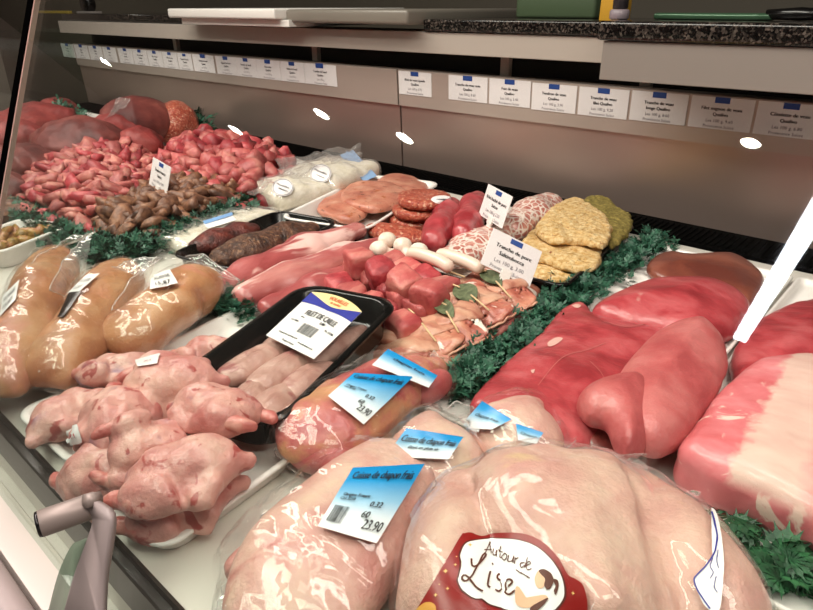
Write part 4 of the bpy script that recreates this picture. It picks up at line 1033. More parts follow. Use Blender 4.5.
pa, pb = P(736, 459, .065)[:2] - np.array(lo_o.location[:2]), P(786, 362, .065)[:2] - np.array(lo_o.location[:2])   # where the fat cap begins
d_ = (pb - pa) / np.linalg.norm(pb - pa); n_ = np.array([d_[1], -d_[0]])
for q_, v_ in zip(FXN, n_): q_.inputs[1].default_value = float(v_)
FXO.inputs[1].default_value = float(-(n_ @ pa))
# ------------------------------------------------------------------ parsley
def leafset(path, n, spread, size, zr, seed, kind='curly'):
    r = random.Random(seed); V, Fc = [], []
    sp = spline(path, 80)
    for i in range(n):
        q = sp[r.randrange(80)]; x, y = q[0] + r.gauss(0, spread), q[1] + r.gauss(0, spread); z = q[2] + r.uniform(*zr)
        yaw = r.uniform(0, 2 * PI); el = r.uniform(-.1, 1.0); s = size * r.uniform(.65, 1.25)
        d = np.array([math.cos(yaw) * math.cos(el), math.sin(yaw) * math.cos(el), math.sin(el)]); sd = np.array([-math.sin(yaw), math.cos(yaw), 0]); up = np.cross(d, sd)
        nl = 9
        for k in range(nl):
            if kind == 'palm':
                a = (k / (nl - 1) - .5) * 3.6; ln = s * (1 - .25 * abs(a) / 1.8); wd = .075 * ln; o = np.array([x, y, z])
                u = d * math.cos(a) + sd * math.sin(a); v = sd * math.cos(a) - d * math.sin(a)
                dr = -up * ln * .18
                pts = [o, o + u * ln * .45 + v * wd, o + u * ln * .62 + v * wd * 2.1 + dr * .3, o + u * ln * .70 + v * wd * .8 + dr * .5, o + u * ln + dr, o + u * ln * .70 - v * wd * .8 + dr * .5, o + u * ln * .62 - v * wd * 2.1 + dr * .3, o + u * ln * .45 - v * wd]
            else:
                a = ((k % 2) * 2 - 1) * .9 if k < nl - 1 else 0; t = .25 + .6 * (k // 2) / 4; ln = s * (.62 - .3 * t) if k < nl - 1 else s * .4
                o = np.array([x, y, z]) + d * s * t + up * s * .25 * t * t; u = d * math.cos(a) + sd * math.sin(a) + up * r.uniform(-.4, .5); v = np.cross(u, up); wd = ln * .28
                pts = [o, o + u * ln * .4 + v * wd, o + u * ln * .55 + v * wd * .35, o + u * ln * .75 + v * wd * .8, o + u * ln, o + u * ln * .75 - v * wd * .8, o + u * ln * .55 - v * wd * .35, o + u * ln * .4 - v * wd]
            b = len(V); V += pts; Fc.append(tuple(range(b, b + len(pts))))
        if kind == 'curly':
            o = np.array([x, y, z]); b = len(V); w = sd * s * .035
            V += [o + w, o - w, o + d * s * .9 + up * s * .2 - w * .4, o + d * s * .9 + up * s * .2 + w * .4]; Fc.append((b, b + 1, b + 2, b + 3))
    V = np.array(V); V[:, 2] = np.maximum(V[:, 2], .003)
    return V, Fc
def garland(label, path, n, spread, size, zr, seed, kind='curly', m='green'):
    p = np.array([[*P(x, y, .012)[:2], zb] for x, y, zb in path])
    c = p.mean(0); o = thing('parsley_garland', label, 'parsley', (c[0], c[1], 0))
    mk('leaves', leafset(p, n, spread, size, zr, seed, kind), MT[m], o, False)
    st = tube(spline(np.c_[p[:, :2], p[:, 2] + .008], 40), .0028, 6)
    r = random.Random(seed); ts = [st]
    sp = spline(p, 80)
    for i in range(18):
        q = sp[r.randrange(78)]; a = r.uniform(0, 6.28); e = np.array([math.cos(a), math.sin(a), .25]) * size * 1.1
        ts.append(tube([q + (0, 0, .006), q + (0, 0, .006) + e * .5, q + (0, 0, .004) + e], [.0016, .0013, .0009], 5))
    mk('stems', join(*ts), MT['stem'], o)
garland('green parsley row between the saltimbocca and the red veal', [(458, 392, .0), (486, 364, .0), (512, 342, .0), (545, 316, .0), (578, 292, .0), (608, 274, .0), (638, 254, .0), (660, 240, .0)], 1500, .0145, .016, (.002, .022), 3)
garland('dark green leafy parsley at the lower right corner below the loin', [(722, 530, .0), (745, 545, .0), (775, 560, .0), (800, 570, .0), (830, 585, 0)], 60, .016, .024, (.002, .022), 5, 'palm', 'green2')
garland('small patch of parsley between the black fillet tray and the yellow chickens', [(222, 300, .0), (232, 306, .0), (246, 312, .0)], 330, .013, .015, (.002, .026), 7)
garland('long dark parsley row in front of the meat heaps at the left', [(14, 212, .0), (50, 232, .0), (92, 251, .0), (128, 254, .0), (172, 238, .0), (212, 223, .0), (247, 209, .0)], 2100, .018, .019, (.002, .034), 9)
garland('bit of parsley behind the far left roasts', [(180, 128, .0), (195, 134, .0), (206, 138, 0)], 90, .02, .04, (.01, .06), 11)

# ------------------------------------------------------------------ middle: black trays and their meats
def bt_px(nl, nr, br, z, h, label, m='black', r=.02, name='display_tray', z0=0.0):
    a, b, c = (P(*q, z)[:2] for q in (nl, nr, br)); e = c - b; l = np.linalg.norm(e); rz = math.atan2(e[1], e[0]) - PI / 2
    u = np.array([math.cos(rz), math.sin(rz)]); w = max(.04, float((b - a) @ u)); cen = b - u * w / 2 + e / 2
    tray(name, cen, w, l, rz, h, MT[m], label, z0, r, .01, rim=.006)
    return cen, w, l, rz
tray('display_tray', (-.600, .655), .29, .22, 0, .018, MT['black'], 'black display tray under the pink meat skewers', 0, .02)
tray('display_tray', (-.755, .93), .20, .30, -.05, .016, MT['black'], 'black display tray under the patties and red fillets', 0, .02)
tray('display_tray', (-.475, .665), .02 + .11, .22, 0, .012, MT['white'], 'white display tray under the saltimbocca slices', 0, .015) if False else None
BTR = bt_px((514, 268), (566, 288), (636, 226), .032, .034, 'black plastic tray holding the breaded cutlets', r=.02)
BRN = bt_px((166, 256), (238, 272), (341, 222), .034, .036, 'black plastic tray holding two dark marinated fillets', r=.03)
WTR = bt_px((305, 206), (366, 232), (441, 184), .030, .034, 'white plastic tray holding the seasoned pink cutlets', 'white', r=.03)

# pork tenderloins
lump('pork_tenderloin', 'long pink pork tenderloin lying against the black tray of dark fillets', (206, 292), (362, 229), 0, .066, .050, MT['pork'], 'pork tenderloins', prof=((-.5, .55), (-.25, .85), (.1, 1), (.5, .65)), bend=.006)
lump('pork_tenderloin', 'pink pork tenderloin with pale streaks, middle of the three', (236, 300), (392, 240), 0, .070, .052, MT['pork'], 'pork tenderloins', prof=((-.5, .7), (-.2, 1), (.15, .9), (.5, .5)), bend=-.004)
lump('pork_tenderloin', 'pink pork tenderloin nearest the back edge of the black fillet tray', (262, 310), (362, 268), 0, .056, .042, MT['pork'], 'pork tenderloins', prof=((-.5, .6), (0, 1), (.5, .6)))
# dark marinated fillets
lump('marinated_fillet', 'large dark brown marinated fillet in the black tray', (214, 262), (316, 228), .006, .072, .050, MT['char'], 'dark marinated fillets')
lump('marinated_fillet', 'smaller dark red marinated fillet at the left of the black tray', (192, 249), (258, 228), .006, .052, .040, MT['char_red'], 'dark marinated fillets')
# seasoned cutlets
for ol, z, T, lb in (([(316, 205), (328, 193), (350, 188), (366, 194), (368, 208), (352, 217), (330, 213)], .012, .022, 'seasoned pink cutlet nearest in the white tray'),
    ([(340, 194), (352, 182), (384, 180), (408, 190), (400, 200), (372, 206), (350, 202)], .024, .022, 'seasoned pink cutlet in the middle of the white tray, with dark spices'),
    ([(372, 184), (386, 174), (412, 174), (428, 182), (420, 192), (396, 196)], .014, .024, 'seasoned pink cutlet at the far end of the white tray'),
    ([(338, 186), (352, 178), (376, 176), (386, 182), (372, 190), (350, 192)], .012, .020, 'seasoned pink cutlet at the back left of the white tray')):
    tag(mk('seasoned_cutlet', slab(pxs(ol, z + T * .8), z, T, .004, .010, .35, [(.004, 26), (.0008, 70)]), MT['steak']), lb, 'meat', 'seasoned cutlets in the white tray')
# patties and red fillets
def patty(label, px, z, r, h):
    p = P(*px, z); n = 40; L = []
    for q, zz in ((.55, .0), (.93, .004), (1, h * .5), (.95, h * .88), (.80, h), (.4, h * 1.02)):
        L.append([(p[0] + r * q * math.cos(2 * PI * i / n) * (1 + .03 * math.sin(3 * 2 * PI * i / n + z * 90)), p[1] + r * q * math.sin(2 * PI * i / n), z + zz + .0008 * math.sin(i * 2.1 + q * 9)) for i in range(n)])
    return tag(mk('beef_patty', loops(L), MT['patty']), label, 'patty', 'stacked beef patties')
patty('lower red beef patty of the stack behind the pink skewers', (416, 226), .005, .058, .024)
patty('lower middle red beef patty of the stack', (419, 216), .030, .055, .022)
o = patty('top red beef patty with a white oval sticker on it', (424, 205), .053, .056, .022)
bpy.context.view_layer.update()
S = Surf(world_vf(o)); t_ = np.linspace(0, 2 * PI, 40, endpoint=False)
so = thing('oval_sticker', 'white oval sticker on the topmost beef patty', 'sticker', S.px(442, 200, .001))
mk('paper', on_px(S, fan2(np.c_[442 + 11 * np.cos(t_), 200 + 4.0 * np.sin(t_)], 4), .0012), MT['label'], so, False)
mk('print', on_px(S, fan2(np.c_[442 + 6 * np.cos(t_), 200 + .5 * np.sin(t_)], 2), .0018), MT['greyink'], so, False)
lump('minced_steak', 'flat orange red minced steak in front of the patties', (368, 228), (428, 240), .004, .060, .028, MT['patty'], h=.0035)
for a, b, z0, lb in (((432, 246), (452, 206), .006, 'smooth red fillet roll leaning beside the patties'), ((462, 240), (478, 200), .008, 'smooth red fillet roll further right, behind the first one')):
    lump('fillet_roll', lb, a, b, z0, .056, .060, MT['beef'], 'red fillet rolls', prof=((-.5, .8), (-.2, 1), (.2, 1), (.5, .8)))
# net fat parcels
lump('caul_parcel', 'rounded meat parcel wrapped in white net fat, in front of the price card', (448, 262), (500, 232), .006, .085, .046, MT['caul'], 'net fat parcels', prof=((-.5, .8), (0, 1), (.5, .8)))
lump('caul_roast', 'oblong roast wrapped in white net fat at the back, left of the breaded cutlets', (508, 232), (552, 202), .006, .078, .060, MT['caul'], 'net fat parcels', prof=((-.5, .85), (0, 1), (.5, .85)))
# breaded cutlets
zb = .006
for k, (ol, z, T, m, lb) in enumerate((
    ([(526, 268), (534, 256), (555, 250), (580, 258), (584, 272), (572, 280), (545, 278)], .008, .018, 'bread', 'golden breaded cutlet lowest at the near end of the black tray'),
    ([(522, 252), (530, 232), (560, 224), (590, 236), (602, 250), (596, 266), (572, 268), (545, 258)], .026, .018, 'bread', 'golden breaded cutlet in the middle of the pile, hanging toward the tray rim'),
    ([(536, 228), (550, 208), (575, 198), (602, 212), (612, 228), (605, 244), (578, 240), (552, 240)], .044, .018, 'bread', 'golden breaded cutlet on top of the pile, largest and palest'),
    ([(578, 216), (582, 200), (600, 196), (620, 206), (632, 216), (628, 232), (612, 244), (600, 232)], .030, .020, 'herbcrumb', 'olive green herb crumbed cutlet at the back of the black tray'))):
    tag(mk('breaded_cutlet', slab(pxs(ol, z + T * .7), z, T, .0026, .008, .25, [(.003, 40), (.0022, 130), (.0012, 300)]), MT[m]), lb, 'cutlet', 'breaded cutlets in the black tray')

# skewers with pork cubes, mushrooms and white sausages
def pcube(c, s, yaw, seed): return xf(blob((s * .51, s * .46, s * .45), 3, .15, 1.5, .40, seed), TR(c, (.2 * math.sin(seed * 7), .2 * math.cos(seed * 5), yaw)))
def mushroom(c, yaw, s=1.0):
    cp = ell((0, 0, .004), (.014 * s, .014 * s, .012 * s)); st = cap((0, 0, .0), (.024 * s, 0, -.004), .006 * s, .007 * s)
    return xf(sdf(union([cp, st], .004), (-.018 * s, -.018 * s, -.014 * s), (.034 * s, .018 * s, .02 * s), .0028), TR(c, (0, 0, yaw)))
rows = [((332, 284), (412, 336), .024, 'pink meat skewer nearest the black fillet tray', 'CCCCC'), ((352, 268), (432, 318), .026, 'pink meat skewer second from the black fillet tray', 'CCCCC'),
        ((350, 258), (444, 304), .050, 'pink meat skewer lying on top in the middle, beside the white sausages', 'CCCC'), ((372, 254), (452, 296), .030, 'pink meat skewer third from the black fillet tray', 'MCCCC'),
        ((380, 246), (462, 276), .040, 'farthest meat skewer with white mushrooms and pale sausages', 'MMMSS')]
for k, (a, b, z, lb, seq) in enumerate(rows):
    a, b = P(*a, z), P(*b, z); yaw = math.atan2(b[1] - a[1], b[0] - a[0]); n = len(seq)
    r = thing('meat_skewer', lb, 'skewer', ((a + b) / 2) * (1, 1, 0) + (0, 0, .005), 'meat skewers on the black tray')
    for i, ch in enumerate(seq):
        c = a + (b - a) * ((i + .5) / n); s = np.linalg.norm(b - a) / n * 1.06
        if ch == 'C': mk('meat_cube', pcube(c, min(.048, s), yaw + rnd.uniform(-.3, .3), k * 9 + i), MT['redcube' if (i + k) % 3 == 0 else 'cube'], r)
        elif ch == 'M': mk('mushroom', mushroom(c + (0, 0, .012), rnd.uniform(0, 6), 1.15), MT['mush'], r)
        else:
            d = (b - a) / np.linalg.norm(b - a)
            c = c + (0, 0, .016) + np.cross(d, (0, 0, 1)) * (.016 if i % 2 else -.012)
            q = [c - d * .040, c - d * .02 + (0, 0, .004), c + d * .02 + (0, 0, .004), c + d * .044]
            mk('white_sausage', tube(np.vstack([q[0] - d * .006, spline(q, 14), q[3] + d * .006]), [.004] + [.0105 + .0 * t for t in range(14)] + [.004], 14), MT['saus'], r, label='pale white sausage')
    mk('stick', tube([a - (b - a) * .08, b + (b - a) * .03], .0016, 6), MT['wood'], r, label='pale wooden stick')

# saltimbocca
def leaf_mesh(c, yaw, L, W, tilt):
    V, Fc = [], []
    for j in range(9):
        t = j / 8; w = W * math.sin(PI * min(1, t * .96 + .02)) ** .8
        for i, s in enumerate((-1, -.5, 0, .5, 1)):
            V.append(((t - .5) * L, s * w, .002 * abs(s) * 1.5 - .004 * (2 * t - 1) ** 2 + .0006 * math.sin(j * 2 + i)))
    V = np.array(V); B = V.copy(); B[:, 2] -= .0010
    Fc = [(j * 5 + i, j * 5 + i + 1, j * 5 + i + 6, j * 5 + i + 5) for j in range(8) for i in range(4)]
    F2 = [tuple(q + 45 for q in f[::-1]) for f in Fc]
    return xf((np.concatenate([V, B]), Fc + F2), TR(c, (tilt, 0, yaw)))
sal = [((498, 286), .046, 'sage topped saltimbocca slice farthest back, under the large price card'), ((474, 302), .046, 'saltimbocca slice with the largest sage leaf, second from the card'),
       ((452, 316), .044, 'saltimbocca slice with a narrow sage leaf, third from the card'), ((428, 330), .036, 'saltimbocca slice fourth from the card, its sage leaf hidden'), ((412, 346), .028, 'saltimbocca slice nearest the blue labelled bag')]
def frill(outline, z, n, amp, seed):
    """wavy pale rim along an edge of the ham"""
    q = spline(outline, n); r_ = random.Random(seed); ph = r_.uniform(0, 6)
    return tube([(x, y, z + amp * math.sin(i * 1.3 + ph) * (.5 + .5 * math.sin(i * .45 + ph))) for i, (x, y) in enumerate(q)], .0022, 6, .8)
for k, (px, zt, lb) in enumerate(sal):
    c = P(*px, zt - .012); yaw = -.55 + .12 * (k % 2) - .05 * k; tl = .30
    r = thing('saltimbocca', lb, 'meat', (c[0], c[1], .004), 'saltimbocca slices')
    A = TR((c[0], c[1], zt - .026), (tl, .06 * (-1) ** k, yaw)); sd = 11 * k
    nz = lambda X, Y: .006 * np.sin(X * 55 + sd) * np.cos(Y * 40 + sd) - .010 * np.clip((np.hypot(X / 1.3, Y) / .045) ** 2, 0, 1.2) + .016
    ol = [(-.070, -.030), (-.03, -.044), (.03, -.042), (.068, -.030), (.074, .02), (.035, .040), (-.035, .040), (-.072, .026)]
    mk('veal_slice', xf(slab(ol, -.012, .018, .004, .008, .3, [(.004, 36), (.0015, 90)]), A), MT['cube'], r)
    for j, (x0, x1, y0, y1, m, dz) in enumerate(((-.064, -.006, -.046, .040, 'ham', .002), (-.022, .034, -.050, .044, 'ham_pale', .005), (.018, .068, -.044, .038, 'ham', .003))):
        hm = [(x0, y0 + .006), ((x0 + x1) / 2, y0), (x1, y0 + .004), (x1 + .004, (y0 + y1) / 2), (x1 - .002, y1 - .004), ((x0 + x1) / 2, y1), (x0 + .003, y1 - .006), (x0 - .003, (y0 + y1) / 2)]
        mk('ham', xf(slab(hm, dz, .006, .0032, .0028, .1, [(.0025, 60 + 9 * j), (.0012, 130)], nz), A), MT[m], r, label='thin raw ham strip')
    fr_ = [frill([(-.062, -.046), (-.02, -.051), (.03, -.049), (.066, -.040)], .006, 30, .002, k), frill([(.070, -.036), (.074, .0), (.068, .034)], .008, 20, .002, k + 7)]
    mk('ham_fat', xf(join(*fr_), A), MT['ham_pale'], r, label='pale fatty ham rim')
    if k < 3:
        mk('sage', xf(leaf_mesh((.0, -.004, .0335), (.15, -.1, .2)[k], (.058, .066, .062)[k], (.013, .0175, .012)[k], 0), A), MT['sage'], r, label='grey green sage leaf')
    if k < 4: mk('toothpick', xf(join(tube([(-.064, -.006, .028), (-.018, -.004, .0355)], .0014, 6), tube([(.018, -.003, .0355), (.062, .0, .027)], .0014, 6)), A), MT['wood'], r)
lump('bacon_slice', 'pale pink fatty bacon slice at the right end of the saltimbocca, by the parsley', (512, 296), (534, 280), 0, .05, .022, MT['ham'])
lump('bacon_slice', 'pink fatty bacon slice low beside the parsley, right of the saltimbocca', (462, 344), (492, 322), 0, .05, .024, MT['ham'])
lump('bacon_slice', 'pale bacon slice at the near end between the bags and the parsley', (426, 362), (456, 350), 0, .05, .024, MT['ham'])
lump('bacon_slice', 'rolled pink bacon piece behind the bagged thigh, left of the saltimbocca', (392, 338), (412, 326), 0, .05, .030, MT['ham'])
# ------------------------------------------------------------------ cream bags
def bag_mash(label, near, far, z0, w, hgt, stick, film_q, group='bags of white mash'):
    a, b = P(*near, z0 + hgt / 2), P(*far, z0 + hgt / 2); c = (a + b) / 2
    r = thing('mash_bag', label, 'bag', (c[0], c[1], z0), group)
    L = np.linalg.norm(b - a); yaw = math.atan2(b[1] - a[1], b[0] - a[0]); A = TR((c[0], c[1], z0), (0, 0, yaw))
    f = rbox((0, 0, hgt / 2), (L, w, hgt), hgt * .45); f2 = union([f, ell((0, 0, hgt * .55), (L * .4, w * .4, hgt * .6))], .02)
    vf = xf(sdf(floor_cut(f2, .002), (-L * .6, -w * .65, -.002), (L * .6, w * .65, hgt * 1.35), .005, [(.004, 28), (.0015, 80)]), A)
    mk('mash', vf, MT['cream'], r)
    bf = lambda p: f2(p) - .005
    bv = xf(sdf(floor_cut(bf, .0005), (-L * .66, -w * .75, -.002), (L * .66, w * .75, hgt * 1.6), .006, [(.003, 30)]), A)
    mk('bag', bv, MT['film_loose'], r, label='clear crinkled bag')
    if film_q: mk('bag_end', join(*[flap_sheet([P(*q) for q in fq], 12, .006, k * 5) for k, fq in enumerate(film_q)]), MT['film_loose'], r, label='loose flat end of the bag')
    S = Surf(bv); t_ = np.linspace(0, 2 * PI, 36, endpoint=False)
    x, y, rx, ry = stick
    o = mk('sticker', on_px(S, fan2(np.c_[x + rx * np.cos(t_), y + ry * np.sin(t_)], 4), .0022), MT['label'], r, label='round white sticker')
    mk('sticker_ring', on_px(S, ribbon2([(x + rx * .9 * math.cos(q), y + ry * .9 * math.sin(q)) for q in np.linspace(0, 2 * PI, 40)], .45, 60), .0032), MT['greyink'], o, False)
    s2 = lines2([('Mousseline', 0, .02, .34, 1.2, 0), ('maison', 0, -.42, .3, .8, 0)])
    mk('lettering', on_px(S, (np.c_[x + s2[0][:, 0] * rx, y - s2[0][:, 1] * ry + s2[0][:, 0] * ry * .45], s2[1]), .0034), MT['ink'], o, False)
    return r
bag_mash('clear bag of white mash with a round sticker, nearer the meat heap', (262, 198), (318, 186), .004, .15, .045, (283, 188, 10.5, 8.5), [[(250, 196, .05), (298, 176, .06), (284, 166, .06), (234, 178, .035)]])
k = bag_mash('clear bag of white mash with round sticker and blue header, nearer the back panel', (306, 186), (356, 168), .006, .17, .055, (321, 174, 10.5, 9), [[(292, 180, .06), (342, 160, .08), (318, 150, .08), (274, 160, .06)], [(330, 160, .08), (362, 160, .06), (360, 146, .09), (322, 150, .09)]])
mk('blue_header', flap_sheet([P(340, 155, .075), P(353, 150, .08), P(377, 176, .04), P(364, 182, .035)], 8, .0006, 2), plain('blue_header_film', '#8fb0d8', .25), k, label='blue printed bag header')
wb = bag_mash('flat clear bag of white mash in front of the parsley, with a blue label', (166, 246), (262, 212), .002, .10, .026, (153, 244, 9, 5), [[(150, 252, .02), (180, 256, .006), (150, 262, .004), (136, 246, .01)]])
for c_ in wb.children:
    if c_.name.startswith('bag') and 'end' not in c_.name: wbag = c_
bpy.context.view_layer.update(); S = Surf(world_vf(wbag)); S.px(220, 228)
cq_ = ((203, 225), (232, 216), (236, 221), (208, 230)); o = mk('label', decal_grid(S, cq_, 8, 4, .003), MT['label'], wb)
mk('blue_band', decal_grid(S, ((203, 223), (232, 214), (233, 217), (205, 226)), 8, 4, .0042), plain('light_blue_print', '#7fa6d6', .4), o)

# ------------------------------------------------------------------ left trays at the glass
LT = (-1.318, .325)
tray('salad_tray', (-1.300, .345), .13, .165, .42, .036, MT['white'], 'white plastic tray of oily meat salad at the left, beside the yellow chickens', 0, .02)
r = thing('meat_salad', 'oily brown and pink meat salad in the white tray at the left', 'food', (-1.300, .345, .004), None)
A = TR((-1.300, .345, .004), (0, 0, .42))
mk('dressing', xf(sdf(rbox((0, 0, .011), (.085, .135, .024), .01), (-.05, -.075, -.002), (.05, .075, .036), .004, [(.004, 60), (.002, 140)]), A), MT['salad'], r, label='golden oily dressing')
vs = [xf(blob((.013, .010, .007), 2, .3, 1.5, .9, i), A @ TR((rnd.uniform(-.036, .036), rnd.uniform(-.06, .06), .027 + .002 * (i % 3)), (rnd.uniform(-.4, .4), rnd.uniform(-.4, .4), rnd.uniform(0, 6)))) for i in range(26)]
tag(mk('salad_pieces', join(*vs), MT['salad'], r), kind='stuff')
tray('display_tray', (-1.52, .37), .17, .20, .2, .022, MT['black'], 'black display tray of brown ragout at the far left, behind the salad tray', 0, .02)
tag(mk('ragout', sdf(rbox((0, 0, .018), (.14, .17, .036), .014), (-.08, -.1, -.002), (.08, .1, .05), .005, [(.006, 50), (.003, 130)]), MT['marin'], None, True, (-1.52, .37, .004), True), 'brown ragout filling the black tray at the far left', 'food', kind='stuff')
tray('foam_tray', (-1.69, .40), .13, .15, .2, .03, MT['white'], 'white tray of small skewers at the left edge behind the ragout', 0, .02)
for i in range(3):
    c = np.array([-1.70 + .022 * i, .39 + .02 * i, .034]); r = thing('small_skewer', 'small meat skewer in the white tray at the left edge, %s' % ('nearest the glass', 'middle one', 'farthest in')[i], 'skewer', c, 'small skewers in the white tray')
    mk('meat', tube(spline([c + (-.03, -.03, -.01), c + (0, 0, -.008), c + (.03, .03, -.008)], 9), [.008, .012, .013, .012, .013, .012, .013, .012, .007], 12), MT['patty'], r)
    mk('stick', tube([c + (-.02, -.02, -.004), c + (.07, .055, .012)], .0015, 6), MT['wood'], r)

# ------------------------------------------------------------------ heaps of diced meat at the left
def heap(name, poly_px, zpx, zfun, sizes, mats, label, group, spacing, seed, cap_n, mound_label, mound_mat, nmould=7, sq=.62):
    r = random.Random(seed); poly = np.array(pxs(poly_px, zpx)); lo, hi = poly.min(0), poly.max(0)
    ms = []
    for m in mats:
        for k in range(nmould):
            V, Fc = blob(tuple(s * r.uniform(.8, 1.2) for s in sizes), 2, .42, 1.9, sq, seed + k * 3)
            me = bpy.data.meshes.new(name); me.from_pydata(V.tolist(), [], Fc); me.polygons.foreach_set('use_smooth', [True] * len(Fc)); me.materials.append(MT[m]); ms.append(me)
    def top(x, y):
        d = -poly_d(np.array([x]), np.array([y]), poly)[0]; return zfun(x, y, d)
    pts = []; tries = 0
    while tries < 9000 and len(pts) < cap_n:
        tries += 1; x, y = r.uniform(lo[0], hi[0]), r.uniform(lo[1], hi[1])
        d = -poly_d(np.array([x]), np.array([y]), poly)[0]
        if d < 0 or any((x - a) ** 2 + (y - b) ** 2 < spacing ** 2 for a, b, _ in pts): continue
        pts.append((x, y, zfun(x, y, d)))
    for i, (x, y, z) in enumerate(pts):
        o = bpy.data.objects.new(name, ms[r.randrange(len(ms))]); COL.objects.link(o)
        o.location = (x, y, max(min(sizes) * .9, z + r.uniform(-.006, .008))); o.rotation_euler = (r.uniform(-.7, .7), r.uniform(-.7, .7), r.uniform(0, 6.28)); k = r.uniform(.8, 1.2); o.scale = (k, k, k)
        tag(o, label, 'meat', group)
    # what lies beneath the loose pieces
    n = 46; X, Y = np.meshgrid(np.linspace(lo[0], hi[0], n), np.linspace(lo[1], hi[1], n), indexing='ij'); D = -poly_d(X, Y, poly)
    Z = np.array([[zfun(X[i, j], Y[i, j], D[i, j]) if D[i, j] > 0 else 0 for j in range(n)] for i in range(n)]) - min(sizes) * 1.5
    Z = np.where(D > 0, np.maximum(Z, .002), .001) + .004 * vnoise(np.stack([X, Y, X * 0], -1), 60)
    V = np.stack([X, Y, np.maximum(Z, .001)], -1).reshape(-1, 3); B = V.copy(); B[:, 2] = .0005
    Fc = []
    for i in range(n - 1):
        for j in range(n - 1):
            if max(D[i, j], D[i + 1, j], D[i, j + 1], D[i + 1, j + 1]) > 0: Fc.append((i * n + j, (i + 1) * n + j, (i + 1) * n + j + 1, i * n + j + 1))
    Fb = [tuple(q + n * n for q in f[::-1]) for f in Fc]
    used = sorted({q for f in Fc + Fb for q in f}); ix = {q: i for i, q in enumerate(used)}
    VV = np.concatenate([V, B])[used]; FF = [tuple(ix[q] for q in f) for f in Fc + Fb]
    tag(mk('diced_meat', (VV, FF), MT[mound_mat]), mound_label, 'meat', kind='stuff')
    return len(pts)
hp = lambda h0, R_: (lambda x, y, d: h0 * math.sqrt(max(0, 1 - (1 - min(1, d / R_)) ** 2)))
n1 = heap('pork_strip', [(12, 192), (40, 212), (92, 220), (128, 205), (150, 184), (156, 160), (146, 140), (112, 136), (78, 142), (40, 160), (14, 178)], .05, hp(.075, .16), (.024, .015, .011), ('strip', 'strip', 'redcube'),
     'strip of pink or red meat in the large heap at the left', 'strips in the pink heap', .0245, 5, 270, 'heaped pink diced meat under the loose strips at the left', 'strip')
n2 = heap('veal_cube', [(160, 178), (196, 196), (236, 200), (262, 188), (300, 160), (284, 146), (244, 136), (205, 134), (172, 136), (158, 150)], .05, hp(.07, .14), (.022, .019, .017), ('cube', 'redcube', 'cube'),
     'chunk of pink or red meat in the goulash heap behind the brown strips', 'cubes in the goulash heap', .036, 8, 160, 'heaped pink cubed meat under the goulash', 'cube')
n3 = heap('marinated_strip', [(84, 224), (116, 242), (160, 234), (204, 217), (244, 202), (240, 188), (206, 183), (172, 185), (136, 196), (104, 212)], .03, hp(.055, .07), (.026, .013, .010), ('marin',),
     'glossy brown marinated strip in the heap behind the parsley', 'strips in the brown heap', .0185, 12, 200, 'heaped brown marinated meat under the loose strips', 'marin')
print('HEAPS', n1, n2, n3)
tray('display_tray', (-1.19, .70), .10, .10, 0, .012, MT['black'], 'black', 0) if False else None

# ------------------------------------------------------------------ big joints far left
def joint(label, a, b, z0, w, hgt, m, group=None, **kw): return lump('beef_joint', label, a, b, z0, w, hgt, MT[m], group, h=.006, disp=((.012, 10), (.005, 30), (.0015, 80)), **kw)
joint('large dull brown red joint at the left behind the pink heap', (44, 150), (110, 134), 0, .26, .13, 'joint', prof=((-.5, .7), (0, 1), (.5, .7)))
joint('red joint between the dull brown one and the wrapped dark red one', (100, 140), (132, 126), 0, .20, .12, 'joint_red', prof=((-.5, .7), (0, 1), (.5, .7)))
r = thing('wrapped_joint', 'dark red joint tightly wrapped in clear film, highest at the far left', 'meat', np.append(P(140, 128, .0)[:2], 0))
lump('meat', None, (108, 124), (176, 120), 0, .24, .16, MT['joint'], root=r, h=.006, disp=((.006, 14),), prof=((-.5, .6), (-.1, 1), (.5, .55)))
mk('film', flap_sheet([P(100, 122, .10), P(116, 116, .14), P(130, 98, .17), P(118, 98, .16)], 12, .004, 4), MT['film_loose'], r, label='standing end of the clear wrap')
joint('small bright red joint in front of the wrapped one', (116, 150), (158, 138), 0, .15, .10, 'joint_red', prof=((-.5, .6), (0, 1), (.5, .6)))
joint('round marbled red joint at the right of the far left roasts, under the back panel', (164, 128), (186, 120), 0, .15, .13, 'patty', prof=((-.5, .9), (0, 1), (.5, .9)))
for a, b, z0, w, hg, m, lb in (((20, 128), (46, 112), 0, .26, .11, 'joint_red', 'red joint far left beside the black glass seam'), ((-12, 168), (44, 158), 0, .22, .10, 'joint', 'dark red cut lying across behind the black glass seam, left of the pink heap'),
                               ((-10, 142), (20, 130), 0, .22, .11, 'joint_red', 'red cut seen through the left glass pane, behind the seam'), ((-20, 192), (12, 182), 0, .16, .08, 'joint', 'dark red cut seen low through the left glass pane')):
    joint(lb, a, b, z0, w, hg, m, prof=((-.5, .6), (0, 1), (.5, .6)))
p = P(58, 122, .03)
tray('foam_tray', (p[0], p[1]), .30, .22, .2, .05, MT['white'], 'white tray with a green garnish at the far left behind the roasts', 0, .03)
c_ = thing('parsley_garland', 'dark green garnish in the white tray at the far left', 'parsley', (p[0], p[1], .004)); mk('leaves', leafset(np.array([[p[0] - .08, p[1], .004], [p[0], p[1] + .02, .004], [p[0] + .08, p[1], .004]]), 90, .03, .05, (.0, .05), 21), MT['green'], c_, False)
joint('small red joint in the far corner beside the garnish tray', (46, 112), (66, 108), 0, .18, .10, 'joint_red', prof=((-.5, .7), (0, 1), (.5, .7)))

